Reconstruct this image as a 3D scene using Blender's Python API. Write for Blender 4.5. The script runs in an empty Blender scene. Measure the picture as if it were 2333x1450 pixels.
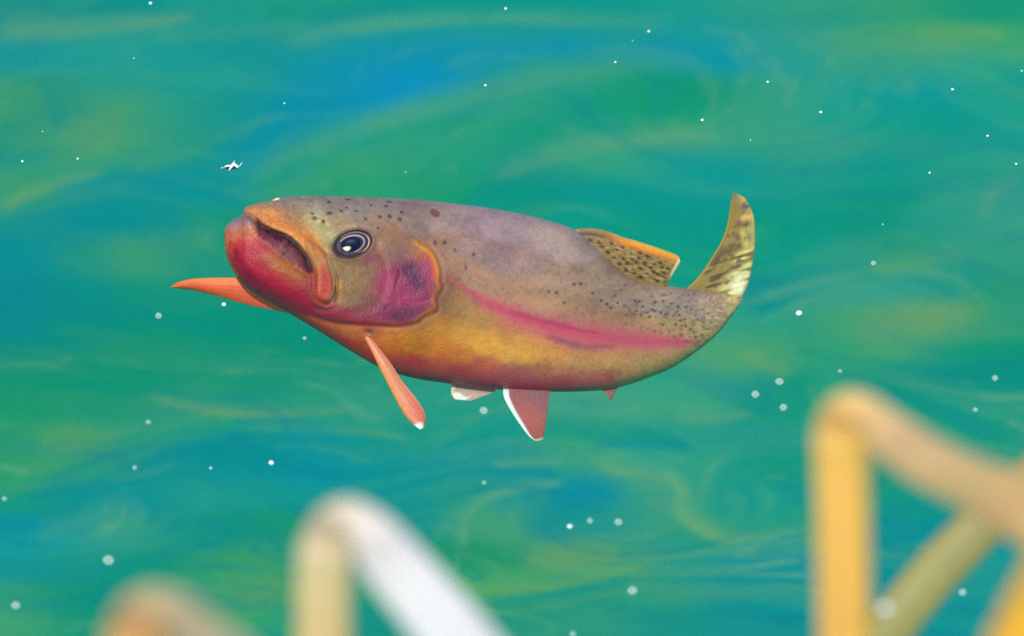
import bpy, math, random
import numpy as np
from mathutils import Vector

# ------------------------------------------------------------------ camera, sky, sun, exposure
SC = bpy.context.scene
COL = SC.collection
PITCH = math.radians(22.0)
CAMZ = 2.143                     # camera height above the lake surface (z = 0)
FOCUS = 6.0                      # distance of the trout
K = 0.78 / 2333.0                # metres per photograph pixel at that distance
SP, CP = math.sin(PITCH), math.cos(PITCH)

cd = bpy.data.cameras.new("camera")
cam = bpy.data.objects.new("camera", cd)
COL.objects.link(cam)
cam.location = (0, 0, CAMZ)
cam.rotation_euler = (math.radians(90) - PITCH, 0, 0)
cd.sensor_width = 36.0
cd.lens = 36.0 * FOCUS / 0.78
cd.clip_end = 400
cd.dof.use_dof = True
cd.dof.focus_distance = FOCUS - 0.02
cd.dof.aperture_fstop = (cd.lens / 1000) / 0.0225
SC.camera = cam

SUN_EL, SUN_AZ = math.radians(40), math.radians(-9)      # azimuth: to the right of straight behind the camera
w = bpy.data.worlds.new("World")
SC.world = w
w.use_nodes = True
nt = w.node_tree
bg = nt.nodes["Background"]
sky = nt.nodes.new("ShaderNodeTexSky")
sky.sky_type = 'NISHITA'
sky.sun_disc = False
sky.sun_elevation = SUN_EL
sky.sun_rotation = math.pi - SUN_AZ
nt.links.new(sky.outputs[0], bg.inputs[0])
bg.inputs[1].default_value = 0.14
sl = bpy.data.lights.new("sun", 'SUN')
sl.energy = 3.6
sl.angle = math.radians(0.5)
sl.color = (1.0, 0.95, 0.88)
sun = bpy.data.objects.new("sun", sl)
COL.objects.link(sun)
sdir = Vector((math.sin(SUN_AZ) * math.cos(SUN_EL), -math.cos(SUN_AZ) * math.cos(SUN_EL), math.sin(SUN_EL)))
sun.rotation_euler = sdir.to_track_quat('Z', 'Y').to_euler()
SC.view_settings.view_transform = 'Standard'
SC.view_settings.look = 'None'
SC.view_settings.exposure = 0.0
SC.view_settings.gamma = 1.0
SC.cycles.use_denoising = False
SC.cycles.max_bounces = 6
SC.cycles.volume_bounces = 0

# ------------------------------------------------------------------ helpers
def lin(c):
    c = np.asarray(c, float) / 255.0
    return np.where(c <= 0.04045, c / 12.92, ((c + 0.055) / 1.055) ** 2.4)

def sstep(a, b, x):
    t = np.clip((x - a) / (b - a), 0, 1)
    return t * t * (3 - 2 * t)

def _h(ix, iy, seed):
    n = (ix.astype(np.int64) * 374761393 + iy.astype(np.int64) * 668265263 + seed * 1442695041) & 0xffffffff
    n = ((n ^ (n >> 13)) * 1274126177) & 0xffffffff
    return ((n ^ (n >> 16)) & 0xffff) / 65535.0

def vnoise(x, y, seed=0):
    ix, iy = np.floor(x), np.floor(y)
    fx, fy = x - ix, y - iy
    fx = fx * fx * fx * (fx * (fx * 6 - 15) + 10)
    fy = fy * fy * fy * (fy * (fy * 6 - 15) + 10)
    a, b = _h(ix, iy, seed), _h(ix + 1, iy, seed)
    c, d = _h(ix, iy + 1, seed), _h(ix + 1, iy + 1, seed)
    return (a + (b - a) * fx) * (1 - fy) + (c + (d - c) * fx) * fy - 0.5

def fbm(x, y, seed=0, oct=4):
    r, a = 0, 1.0
    for i in range(oct):
        r = r + a * vnoise(x * 2 ** i + 13.7 * i, y * 2 ** i + 7.3 * i, seed + i)
        a *= 0.5
    return r

def catmull(pts, n):
    """Smooth curve through rows of pts (any dimension), n samples, evenly spread over the keys."""
    P = np.asarray(pts, float)
    P = np.vstack([2 * P[0] - P[1], P, 2 * P[-1] - P[-2]])
    m = len(P) - 3
    t = np.linspace(0, m - 1e-9, n)
    i = t.astype(int)
    f = (t - i)[:, None]
    p0, p1, p2, p3 = P[i], P[i + 1], P[i + 2], P[i + 3]
    return 0.5 * (2 * p1 + (p2 - p0) * f + (2 * p0 - 5 * p1 + 4 * p2 - p3) * f ** 2 + (3 * p1 - p0 - 3 * p2 + p3) * f ** 3)

def dist_line(x, y, pts, smooth=True):
    """Distance to a polyline, the position along it (0..1) and the side (+ = right hand going along)."""
    P = catmull(pts, max(8, len(pts) * 6)) if smooth and len(pts) > 2 else np.asarray(pts, float)
    best = np.full(x.shape, 1e9)
    par = np.zeros(x.shape)
    side = np.zeros(x.shape)
    L = np.r_[0, np.cumsum(np.hypot(*(P[1:, :2] - P[:-1, :2]).T))]
    for i in range(len(P) - 1):
        ax, ay = P[i][:2]
        bx, by = P[i + 1][:2]
        dx, dy = bx - ax, by - ay
        l2 = dx * dx + dy * dy + 1e-9
        t = np.clip(((x - ax) * dx + (y - ay) * dy) / l2, 0, 1)
        d = np.hypot(x - ax - t * dx, y - ay - t * dy)
        m = d < best
        best = np.where(m, d, best)
        par = np.where(m, (L[i] + t * math.sqrt(l2)) / L[-1], par)
        side = np.where(m, np.sign((x - ax) * dy - (y - ay) * dx) * -1, side)
    return best, par, side

def inside(x, y, poly):
    """Signed distance to a closed smooth outline, negative inside."""
    P = catmull(list(poly) + [poly[0]], len(poly) * 5 + 1)
    d = np.full(x.shape, 1e9)
    c = np.zeros(x.shape, bool)
    for i in range(len(P) - 1):
        ax, ay = P[i]
        bx, by = P[i + 1]
        dx, dy = bx - ax, by - ay
        t = np.clip(((x - ax) * dx + (y - ay) * dy) / (dx * dx + dy * dy + 1e-9), 0, 1)
        d = np.minimum(d, np.hypot(x - ax - t * dx, y - ay - t * dy))
        if by != ay:
            c ^= ((ay > y) != (by > y)) & (x < (bx - ax) * (y - ay) / (by - ay) + ax)
    return np.where(c, -d, d)

class Paint:
    """A pigment map: control colours blended smoothly, then strokes and patches."""
    def __init__(self, x, y):
        self.x, self.y = x, y
        self.c = np.zeros(x.shape + (3,))
    def base(self, pts, sx, sy, floor=1e-12):
        x, y = self.x, self.y
        W = np.full(x.shape, floor)
        A = np.zeros(x.shape + (3,))
        m = lin(np.mean([p[2:] for p in pts], 0))
        A += floor * m
        for p in pts:
            g = np.exp(-0.5 * (((x - p[0]) / sx) ** 2 + ((y - p[1]) / sy) ** 2))
            W += g
            A += g[..., None] * lin(p[2:])
        self.c = A / W[..., None]
    def mix(self, rgb, a):
        a = np.clip(a, 0, 1)[..., None]
        self.c = self.c * (1 - a) + lin(rgb) * a
    tex = None
    def stroke(self, pts, wd, rgb, a=1.0, soft=None):
        pts = np.asarray(pts, float)
        R = max(np.max(wd), 1) * 4
        m = (self.x > pts[:, 0].min() - R) & (self.x < pts[:, 0].max() + R) & (self.y > pts[:, 1].min() - R) & (self.y < pts[:, 1].max() + R)
        if not m.any():
            return
        d, t, sd_ = dist_line(self.x[m], self.y[m], pts)
        ww = np.interp(t, np.linspace(0, 1, len(np.atleast_1d(wd))), np.atleast_1d(wd))
        if self.tex is not None:
            ww = ww * np.where(sd_ > 0, 0.75, 1.7)
            a = a * np.clip(0.82 + 0.9 * self.tex[m], 0.15, 1.1)
        al = np.exp(-(d / (ww + 1e-3)) ** 2) * a * sstep(0, 0.12, t + 0.03) * sstep(1, 0.88, t - 0.03)
        f = np.zeros(self.x.shape)
        f[m] = al
        self.mix(rgb, f)
    def blob(self, cx, cy, rx, ry, rot, rgb, a=1.0, hard=2.0):
        R = max(rx, ry) * 3
        m = (np.abs(self.x - cx) < R) & (np.abs(self.y - cy) < R)
        if not m.any():
            return
        r = math.radians(rot)
        X, Y = self.x[m] - cx, self.y[m] - cy
        u, v = X * math.cos(r) + Y * math.sin(r), -X * math.sin(r) + Y * math.cos(r)
        f = np.zeros(self.x.shape)
        f[m] = np.exp(-((u / rx) ** 2 + (v / ry) ** 2) ** hard) * a
        self.mix(rgb, f)

def grid_mesh(name, P, colors=None, wrap=False, mat=None, parent=None, smooth=True):
    """P: (n, m, 3) grid of points -> one mesh object; wrap closes the second direction."""
    n, m = P.shape[:2]
    me = bpy.data.meshes.new(name)
    idx = np.arange(n * m).reshape(n, m)
    if wrap:
        nx = np.roll(idx, -1, 1)
        q = np.stack([idx[:-1], nx[:-1], nx[1:], idx[1:]], -1).reshape(-1, 4)
    else:
        q = np.stack([idx[:-1, :-1], idx[:-1, 1:], idx[1:, 1:], idx[1:, :-1]], -1).reshape(-1, 4)
    me.vertices.add(n * m)
    me.vertices.foreach_set("co", P.reshape(-1).astype(np.float32))
    me.loops.add(len(q) * 4)
    me.loops.foreach_set("vertex_index", q.reshape(-1).astype(np.int32))
    me.polygons.add(len(q))
    me.polygons.foreach_set("loop_start", (np.arange(len(q)) * 4).astype(np.int32))
    me.update(calc_edges=True)
    me.validate()
    if smooth:
        me.polygons.foreach_set("use_smooth", np.ones(len(me.polygons), bool))
    if colors is not None:
        at = me.color_attributes.new("pigment", 'FLOAT_COLOR', 'POINT')
        cc = np.concatenate([np.clip(colors, 0, 1).reshape(-1, 3), np.ones((n * m, 1))], 1)
        at.data.foreach_set("color", cc.reshape(-1).astype(np.float32))
    o = bpy.data.objects.new(name, me)
    COL.objects.link(o)
    if mat:
        me.materials.append(mat)
    if parent:
        o.parent = parent
    return o

def tag(o, label=None, cat=None, group=None, kind=None):
    for k, v in (("label", label), ("category", cat), ("group", group), ("kind", kind)):
        if v:
            o[k] = v
    return o

def pigment_mat(name, rough=0.5, gain=1.0, coat=0.0, transl=0.0, noise=(), bump=None, spec=0.5, sheen=0.0):
    """Principled surface coloured by the mesh's own pigment map, varied by fine procedural noise."""
    m = bpy.data.materials.new(name)
    m.use_nodes = True
    t = m.node_tree
    N, L = t.nodes, t.links
    b = N["Principled BSDF"]
    out = N["Material Output"]
    a = N.new("ShaderNodeVertexColor")
    a.layer_name = "pigment"
    c = a.outputs[0]
    tc = N.new("ShaderNodeTexCoord")
    for sc_, amt in noise:
        nz = N.new("ShaderNodeTexNoise")
        nz.inputs["Scale"].default_value = sc_
        nz.inputs["Detail"].default_value = 3
        L.new(tc.outputs["Object"], nz.inputs["Vector"])
        mr = N.new("ShaderNodeMapRange")
        mr.inputs[1].default_value, mr.inputs[2].default_value = 0.25, 0.75
        mr.inputs[3].default_value, mr.inputs[4].default_value = gain * (1 - amt) if sc_ == noise[0][0] else 1 - amt, gain * (1 + amt) if sc_ == noise[0][0] else 1 + amt
        L.new(nz.outputs[0], mr.inputs[0])
        vm = N.new("ShaderNodeVectorMath")
        vm.operation = 'SCALE'
        L.new(c, vm.inputs[0])
        L.new(mr.outputs[0], vm.inputs["Scale"])
        c = vm.outputs[0]
    L.new(c, b.inputs["Base Color"])
    b.inputs["Roughness"].default_value = rough
    b.inputs["Coat Weight"].default_value = coat
    b.inputs["Coat Roughness"].default_value = 0.25
    b.inputs["Specular IOR Level"].default_value = spec
    if sheen:
        b.inputs["Sheen Weight"].default_value = sheen
        b.inputs["Sheen Roughness"].default_value = 0.4
        b.inputs["Sheen Tint"].default_value = (0.9, 0.92, 1, 1)
    if bump:
        nz = N.new("ShaderNodeTexVoronoi")
        nz.inputs["Scale"].default_value = bump[0]
        L.new(tc.outputs["Object"], nz.inputs["Vector"])
        bp = N.new("ShaderNodeBump")
        bp.inputs["Strength"].default_value = bump[1]
        bp.inputs["Distance"].default_value = bump[2]
        L.new(nz.outputs[0], bp.inputs["Height"])
        L.new(bp.outputs[0], b.inputs["Normal"])
    if transl > 0:
        tr = N.new("ShaderNodeBsdfTranslucent")
        L.new(c, tr.inputs[0])
        mx = N.new("ShaderNodeMixShader")
        mx.inputs[0].default_value = transl
        L.new(b.outputs[0], mx.inputs[1])
        L.new(tr.outputs[0], mx.inputs[2])
        L.new(mx.outputs[0], out.inputs[0])
    return m

def plain_mat(name, rgb, rough=0.5, coat=0.0, var=0.08, scale=300):
    m = bpy.data.materials.new(name)
    m.use_nodes = True
    t = m.node_tree
    b = t.nodes["Principled BSDF"]
    tc = t.nodes.new("ShaderNodeTexCoord")
    nz = t.nodes.new("ShaderNodeTexNoise")
    nz.inputs["Scale"].default_value = scale
    t.links.new(tc.outputs["Object"], nz.inputs["Vector"])
    cr = t.nodes.new("ShaderNodeValToRGB")
    c = lin(rgb) if max(rgb) > 1 else np.array(rgb)
    cr.color_ramp.elements[0].color = (*(c * (1 - var)), 1)
    cr.color_ramp.elements[1].color = (*np.minimum(c * (1 + var), 1), 1)
    t.links.new(nz.outputs[0], cr.inputs[0])
    t.links.new(cr.outputs[0], b.inputs["Base Color"])
    b.inputs["Roughness"].default_value = rough
    b.inputs["Coat Weight"].default_value = coat
    b.inputs["Coat Roughness"].default_value = 0.03
    return m

def world_at(px, py, D):
    """World point seen at photograph pixel (px, py), D metres along the view axis."""
    u, v = (px - 1166.5) * K * D / FOCUS, (725 - py) * K * D / FOCUS
    return np.array([u, D * CP + v * SP, CAMZ - D * SP + v * CP])

def on_plane(px, py, z):
    vv = (725 - py) * K / FOCUS
    D = (CAMZ - z) / (SP - CP * vv)
    return world_at(px, py, D)

# ------------------------------------------------------------------ the lake
BED = -1.0
# water tint with surface reflection swirls painted onto an opaque sheet, keyed where they lie (photograph pixels of their places)
BEDPTS = []
def row(y, *a):
    for q in a:
        BEDPTS.append((q[0], y, q[1], q[2], q[3]))
row(20,(20,0,140,135),(250,0,150,140),(500,40,160,135),(700,30,155,125),(900,0,155,140),(1150,0,155,135),(1400,0,155,140),(1550,20,160,150),(1700,50,160,135),(1900,60,160,125),(2050,70,165,100),(2200,30,160,95),(2320,40,165,90))
row(80,(20,75,160,130),(200,60,160,135),(450,50,160,140),(700,60,160,135),(900,50,160,130),(1150,40,160,140),(1400,40,160,150),(1600,30,160,160),(1800,60,160,140),(2000,90,165,105),(2150,110,170,90),(2300,80,170,95))
row(130,(20,20,155,160),(200,40,160,150),(450,20,155,150),(620,20,155,155),(750,30,155,170),(900,10,150,185),(1100,10,150,175),(1300,5,150,170),(1500,10,150,180),(1650,0,150,180),(1800,40,160,150),(2000,60,160,130),(2200,60,165,130))
row(200,(20,30,150,130),(100,60,150,110),(250,50,160,140),(450,40,160,145),(600,40,155,150),(720,10,150,175),(800,0,145,210),(900,0,145,222),(970,0,145,208),(1080,20,150,170),(1200,50,160,135),(1350,60,165,120),(1500,20,155,110),(1600,10,150,105),(1750,50,160,125),(1900,30,160,145),(2100,10,155,155),(2300,30,160,135))
row(260,(20,80,160,95),(60,75,155,95),(150,40,150,120),(250,90,165,95),(400,50,160,130),(550,20,150,145),(680,0,145,180),(850,0,145,200),(1000,30,155,150),(1150,60,160,125),(1300,20,155,120),(1500,0,155,100),(1700,50,160,125),(1900,20,160,140),(2100,10,160,135),(2300,20,160,140))
row(320,(20,60,155,105),(200,115,165,85),(330,70,160,110),(480,40,155,130),(600,0,145,165),(700,0,140,170),(800,30,155,150),(900,60,165,125),(1050,50,160,115),(1250,20,155,115),(1400,50,160,120),(1550,90,165,115),(1700,60,160,125),(1850,70,160,130),(2050,50,160,125),(2300,40,160,140))
row(380,(20,30,150,130),(180,80,160,100),(350,60,155,115),(450,10,150,145),(530,0,145,150),(650,20,150,150),(760,70,165,95),(900,50,160,105),(1050,40,160,115),(1300,50,160,125),(1400,60,165,120),(1550,20,155,145),(1650,10,155,150),(1800,50,160,130),(2000,20,160,135),(2200,40,160,130),(2300,60,165,125))
row(440,(20,80,160,95),(120,50,155,110),(250,10,145,145),(400,0,145,155),(500,0,145,150),(620,50,155,110),(800,40,160,90),(1000,30,155,100),(1200,0,150,120),(1400,0,155,140),(1600,0,155,150),(1800,20,155,135),(2000,10,150,125),(2200,60,160,130),(2320,60,155,140))
row(520,(60,30,145,140),(200,0,140,150),(350,0,145,140),(480,20,150,115),(1450,0,155,130),(1600,0,155,130),(1800,0,155,120),(1950,10,150,115),(2150,50,160,130),(2300,70,160,130))
row(600,(40,0,140,150),(200,30,145,125),(330,75,155,100),(450,40,150,110),(1640,0,155,125),(1800,10,155,130),(1950,60,160,120),(2060,80,165,100),(2150,60,160,125),(2300,60,160,125))
row(680,(40,0,130,145),(200,0,140,130),(350,10,145,115),(1760,0,140,140),(1850,70,160,135),(2000,60,160,140),(2150,30,150,135),(2300,60,160,95))
row(760,(40,0,135,140),(200,0,140,120),(400,0,145,110),(600,0,145,110),(1650,60,160,130),(1780,20,155,130),(1900,80,165,100),(2050,120,165,90),(2150,135,165,90),(2300,60,160,100))
row(820,(40,10,140,110),(300,20,145,100),(600,10,145,105),(1500,50,160,125),(1650,100,165,100),(1750,90,165,95),(1900,50,160,110),(2050,90,165,100),(2200,30,155,110),(2300,0,150,105))
row(880,(40,10,145,95),(300,0,145,105),(600,0,145,110),(800,10,145,115),(1500,60,165,125),(1650,70,160,125),(1800,20,150,120),(2000,10,150,115),(2150,0,140,130),(2300,0,145,115))
row(930,(40,20,150,90),(200,30,150,100),(350,60,155,110),(500,60,160,105),(650,60,160,110),(800,40,155,130),(1000,30,155,130),(1400,80,165,130),(1600,70,165,125),(1800,30,155,115),(2100,20,150,120),(2300,20,150,130))
row(1000,(40,40,155,95),(150,100,160,85),(300,40,150,120),(500,0,145,135),(700,0,145,155),(900,20,150,135),(1100,30,155,135),(1350,40,160,120),(1550,30,155,135),(1750,20,150,135),(2100,20,150,125),(2300,30,150,120))
row(1060,(40,60,160,90),(200,50,160,110),(350,20,150,135),(500,0,145,155),(700,0,145,165),(900,0,150,155),(1080,0,145,155),(1200,20,150,150),(1350,60,165,125),(1500,60,165,140),(1650,40,160,130),(1800,20,150,120),(2050,0,145,110),(2200,10,150,130))
row(1120,(40,30,155,115),(150,0,145,145),(300,0,145,155),(450,40,160,140),(600,20,155,145),(900,20,150,150),(1100,50,160,130),(1200,30,150,155),(1350,0,140,170),(1480,60,160,130),(1600,50,160,135),(1750,30,155,135),(2050,20,150,120))
row(1200,(40,0,145,165),(150,20,155,160),(250,70,160,130),(400,40,155,130),(500,0,145,120),(600,30,150,100),(1000,40,155,140),(1150,80,165,110),(1300,20,150,150),(1450,40,155,140),(1600,50,160,120),(1750,50,160,125),(2050,0,140,150))
row(1280,(40,20,155,155),(200,30,150,130),(350,20,150,110),(500,60,160,90),(600,70,160,85),(900,20,145,110),(1000,0,145,105),(1100,20,150,90),(1300,110,165,90),(1450,80,160,115),(1600,40,155,140),(1750,0,145,160),(2050,0,140,150),(2150,20,150,150))
row(1350,(40,60,160,110),(150,10,145,110),(300,0,145,110),(450,20,150,110),(560,90,160,85),(900,20,150,115),(1100,70,165,95),(1200,80,170,85),(1350,50,160,115),(1500,50,155,125),(1700,10,145,150),(1820,0,150,150),(2200,20,150,150))
row(1430,(40,80,165,100),(150,10,150,110),(600,60,165,95),(1000,30,150,120),(1200,30,150,120),(1350,60,160,120),(1500,30,150,130),(1700,30,150,145),(2150,20,150,150))

LIT, YEL, BLU, DRK = (105,172,128), (130,172,98), (0,140,158), (0,138,118)
BEDSTROKES = [
 ([(540,450),(640,310),(780,215),(900,165),(1080,135),(1300,122),(1600,125)], [38,46,46,40,32,28,16], (0,144,186), .6),
 ([(0,150),(150,160),(330,150),(520,150)], [26,24,20,14], (22,155,160), .5),
 ([(0,84),(150,74),(300,58),(450,40)], [26,20,8], (120,166,125), .75),
 ([(0,104),(150,98),(300,92)], [8,6], (20,150,160), .5),
 ([(60,10),(160,22),(300,10)], [16,14], (0,138,132), .6),
 ([(640,110),(760,82),(900,62),(1100,52),(1300,55),(1520,72)], [14,18,12,16,14], (100,170,138), .7),
 ([(690,62),(800,40),(930,25)], [12,8], (0,145,145), .6),
 ([(700,90),(840,100),(1000,86),(1250,92)], [10,8,8], (10,150,170), .4),
 ([(330,90),(450,82),(600,75),(720,60)], [10,8], (85,165,130), .5),
 ([(560,440),(660,375),(800,318),(960,275),(1100,235),(1250,195),(1400,168),(1600,158)], [14,16,18,20,22,22,10], (95,168,122), .75),
 ([(700,400),(850,340),(1000,300),(1100,285)], [12,12,6], (10,152,112), .55),
 ([(840,370),(930,330),(1050,305),(1150,300)], [18,20,10], (65,165,105), .5),
 ([(1120,420),(1220,390),(1320,355),(1440,338),(1560,318),(1640,322)], [14,18,20,14,6], (112,168,118), .7),
 ([(1350,250),(1420,215),(1500,200),(1600,210)], [26,34,24], (0,152,98), .6),
 ([(1250,290),(1350,305),(1450,300)], [14,18], (0,152,120), .45),
 ([(1560,55),(1650,90),(1740,130),(1790,190)], [10,14,14], (20,148,168), .45),
 ([(1780,60),(1850,110),(1960,130)], [12,14], (85,165,125), .4),
 ([(1890,40),(1960,70),(2010,95)], [10,8], (20,155,125), .5),
 ([(2080,78),(2180,76),(2290,88)], [14,12], (128,172,88), .7),
 ([(2060,155),(2130,150),(2220,165)], [14,16], (0,150,160), .45),
 ([(2100,20),(2200,35),(2333,40)], [20,24], (35,158,90), .5),
 ([(0,495),(50,463),(120,435),(240,402)], [10,12,6], (125,168,92), .8),
 ([(110,470),(200,440),(330,420),(480,400)], [18,22,16], (0,142,155), .6),
 ([(300,400),(380,375),(480,340),(560,300)], [10,12,8], (80,160,110), .45),
 ([(0,215),(60,222),(90,260),(70,330),(0,360)], [16,20,16], (85,158,92), .5),
 ([(90,200),(125,260),(110,330)], [14,14], (20,148,130), .5),
 ([(210,330),(250,290),(280,260)], [30,24], (112,165,82), .5),
 ([(250,590),(310,575),(420,560),(500,540)], [14,30,24], (85,158,105), .5),
 ([(230,520),(320,510),(430,520)], [16,12], (0,140,150), .5),
 ([(0,665),(90,670)], [40,40], (0,134,152), .5),
 ([(330,902),(400,922),(500,940),(640,944),(800,936)], [7,9,9,5], (130,162,98), .75),
 ([(350,890),(450,905),(600,915)], [8,8], (0,138,118), .5),
 ([(520,960),(640,962),(760,966)], [5,6,4], (0,138,155), .8),
 ([(560,974),(700,978),(840,984),(940,1000)], [6,8,6], (85,165,118), .8),
 ([(0,1112),(150,1088),(290,1040),(400,1002),(520,985)], [8,8,8,5], (78,162,118), .7),
 ([(0,1080),(120,1058),(250,1015),(350,990)], [5,6,5], (60,158,105), .5),
 ([(40,1135),(170,1110),(300,1088),(400,1040),(520,1005),(640,1000),(800,1020)], [10,14,16,10,6], (0,140,158), .75),
 ([(240,1090),(330,1075),(400,1050)], [5,6], (90,160,135), .6),
 ([(610,1012),(700,1015),(780,1030),(850,1052)], [4,6,4], (70,162,130), .7),
 ([(80,1215),(150,1195),(250,1165),(320,1190),(330,1215)], [14,22,16], (75,162,138), .6),
 ([(0,1195),(90,1190)], [18,14], (0,145,168), .6),
 ([(420,1130),(520,1120),(620,1140)], [26,22], (45,160,140), .4),
 ([(380,1195),(430,1205)], [20,18], (0,138,128), .5),
 ([(90,1005),(160,990),(210,975)], [14,16], (115,162,85), .6),
 ([(560,1370),(600,1360),(640,1330)], [8,10], (118,158,85), .6),
 ([(590,1310),(640,1318)], [9,9], (95,160,85), .5),
 ([(1066,1250),(1075,1180),(1120,1138),(1190,1115),(1290,1100)], [12,10,9,7], (112,176,125), .7),
 ([(1150,1180),(1170,1140),(1230,1120)], [7,7], (40,155,150), .5),
 ([(1185,1230),(1200,1170),(1260,1130)], [12,10], (80,165,130), .35),
 ([(1350,1048),(1400,1068),(1470,1082),(1530,1092),(1556,1120),(1548,1156),(1580,1192),(1650,1226),(1740,1222),(1850,1204)], [10,12,8,12,16,18,14,9,7,6], (125,176,112), .85),
 ([(1390,1050),(1480,1062),(1560,1080)], [9,7], (85,172,140), .5),
 ([(1430,1092),(1500,1098),(1520,1130),(1500,1160)], [9,12,9], (95,150,140), .5),
 ([(1290,1120),(1350,1120),(1420,1130)], [16,20,14], (0,142,172), .55),
 ([(1690,1244),(1780,1234),(1855,1222)], [7,10,9], (0,136,158), .8),
 ([(1640,1110),(1700,1150),(1800,1160)], [24,30], (40,162,138), .35),
 ([(1050,1038),(1130,1030),(1240,1034)], [9,10,7], (0,140,160), .8),
 ([(1130,1062),(1220,1056),(1300,1052)], [5,6,4], (110,165,130), .75),
 ([(1120,1080),(1200,1076),(1270,1084)], [7,8], (0,140,160), .8),
 ([(1350,1030),(1390,1016),(1480,1012),(1640,1020)], [9,9,6], (0,142,155), .65),
 ([(1350,1045),(1430,1038)], [4,4], (95,178,120), .6),
 ([(1600,985),(1700,975),(1800,990)], [6,8], (0,142,148), .5),
 ([(1540,950),(1640,955),(1720,945)], [6,6], (120,165,125), .5),
 ([(1060,1345),(1140,1355),(1260,1345),(1380,1318),(1480,1290)], [10,14,10,8,4], (120,172,85), .7),
 ([(1250,1292),(1330,1275),(1420,1268)], [20,18], (120,165,88), .5),
 ([(1080,1330),(1110,1326)], [6,5], (0,145,130), .7),
 ([(1090,1384),(1200,1375),(1330,1352),(1450,1335)], [6,7,5], (0,148,135), .7),
 ([(1080,1406),(1190,1402),(1320,1380),(1440,1352)], [5,6,4], (95,168,108), .6),
 ([(1130,1395),(1220,1396)], [5,5], (0,142,125), .6),
 ([(1160,1270),(1200,1290)], [20,24], (0,145,105), .6),
 ([(1690,1300),(1760,1270),(1850,1240)], [28,30], (0,142,165), .55),
 ([(2240,500),(2270,440),(2333,404)], [14,12,10], (115,165,122), .75),
 ([(2170,620),(2210,560),(2250,500)], [26,24], (75,160,128), .45),
 ([(2000,575),(2080,565),(2150,545)], [12,14,10], (0,146,120), .6),
 ([(1965,628),(2040,622),(2140,598),(2200,590)], [10,12,8], (115,168,92), .6),
 ([(1880,640),(1940,634),(1990,640)], [8,10], (10,148,128), .6),
 ([(2130,630),(2200,640),(2250,660)], [16,18], (30,150,135), .45),
 ([(1800,610),(1860,600),(1930,615)], [14,12], (70,162,125), .4),
 ([(1720,725),(1770,700),(1800,660)], [16,18], (0,142,140), .6),
 ([(1690,820),(1730,838),(1800,860)], [12,14], (125,168,95), .6),
 ([(1810,806),(1900,830),(2010,846),(2120,846)], [8,9,8], (10,148,120), .6),
 ([(1900,870),(2050,874),(2200,868),(2333,872)], [9,12,10], (0,138,128), .55),
 ([(2130,790),(2230,780),(2333,770)], [16,12], (90,165,95), .4),
 ([(1500,930),(1580,928),(1640,930)], [5,6], (80,175,105), .5),
 ([(2000,1128),(2060,1108),(2120,1120)], [6,7], (60,165,115), .5),
 ([(2010,1160),(2070,1150),(2160,1140)], [12,14], (0,145,155), .5),
 ([(2000,1205),(2050,1215),(2100,1205)], [8,10], (40,155,140), .5),
]

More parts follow.
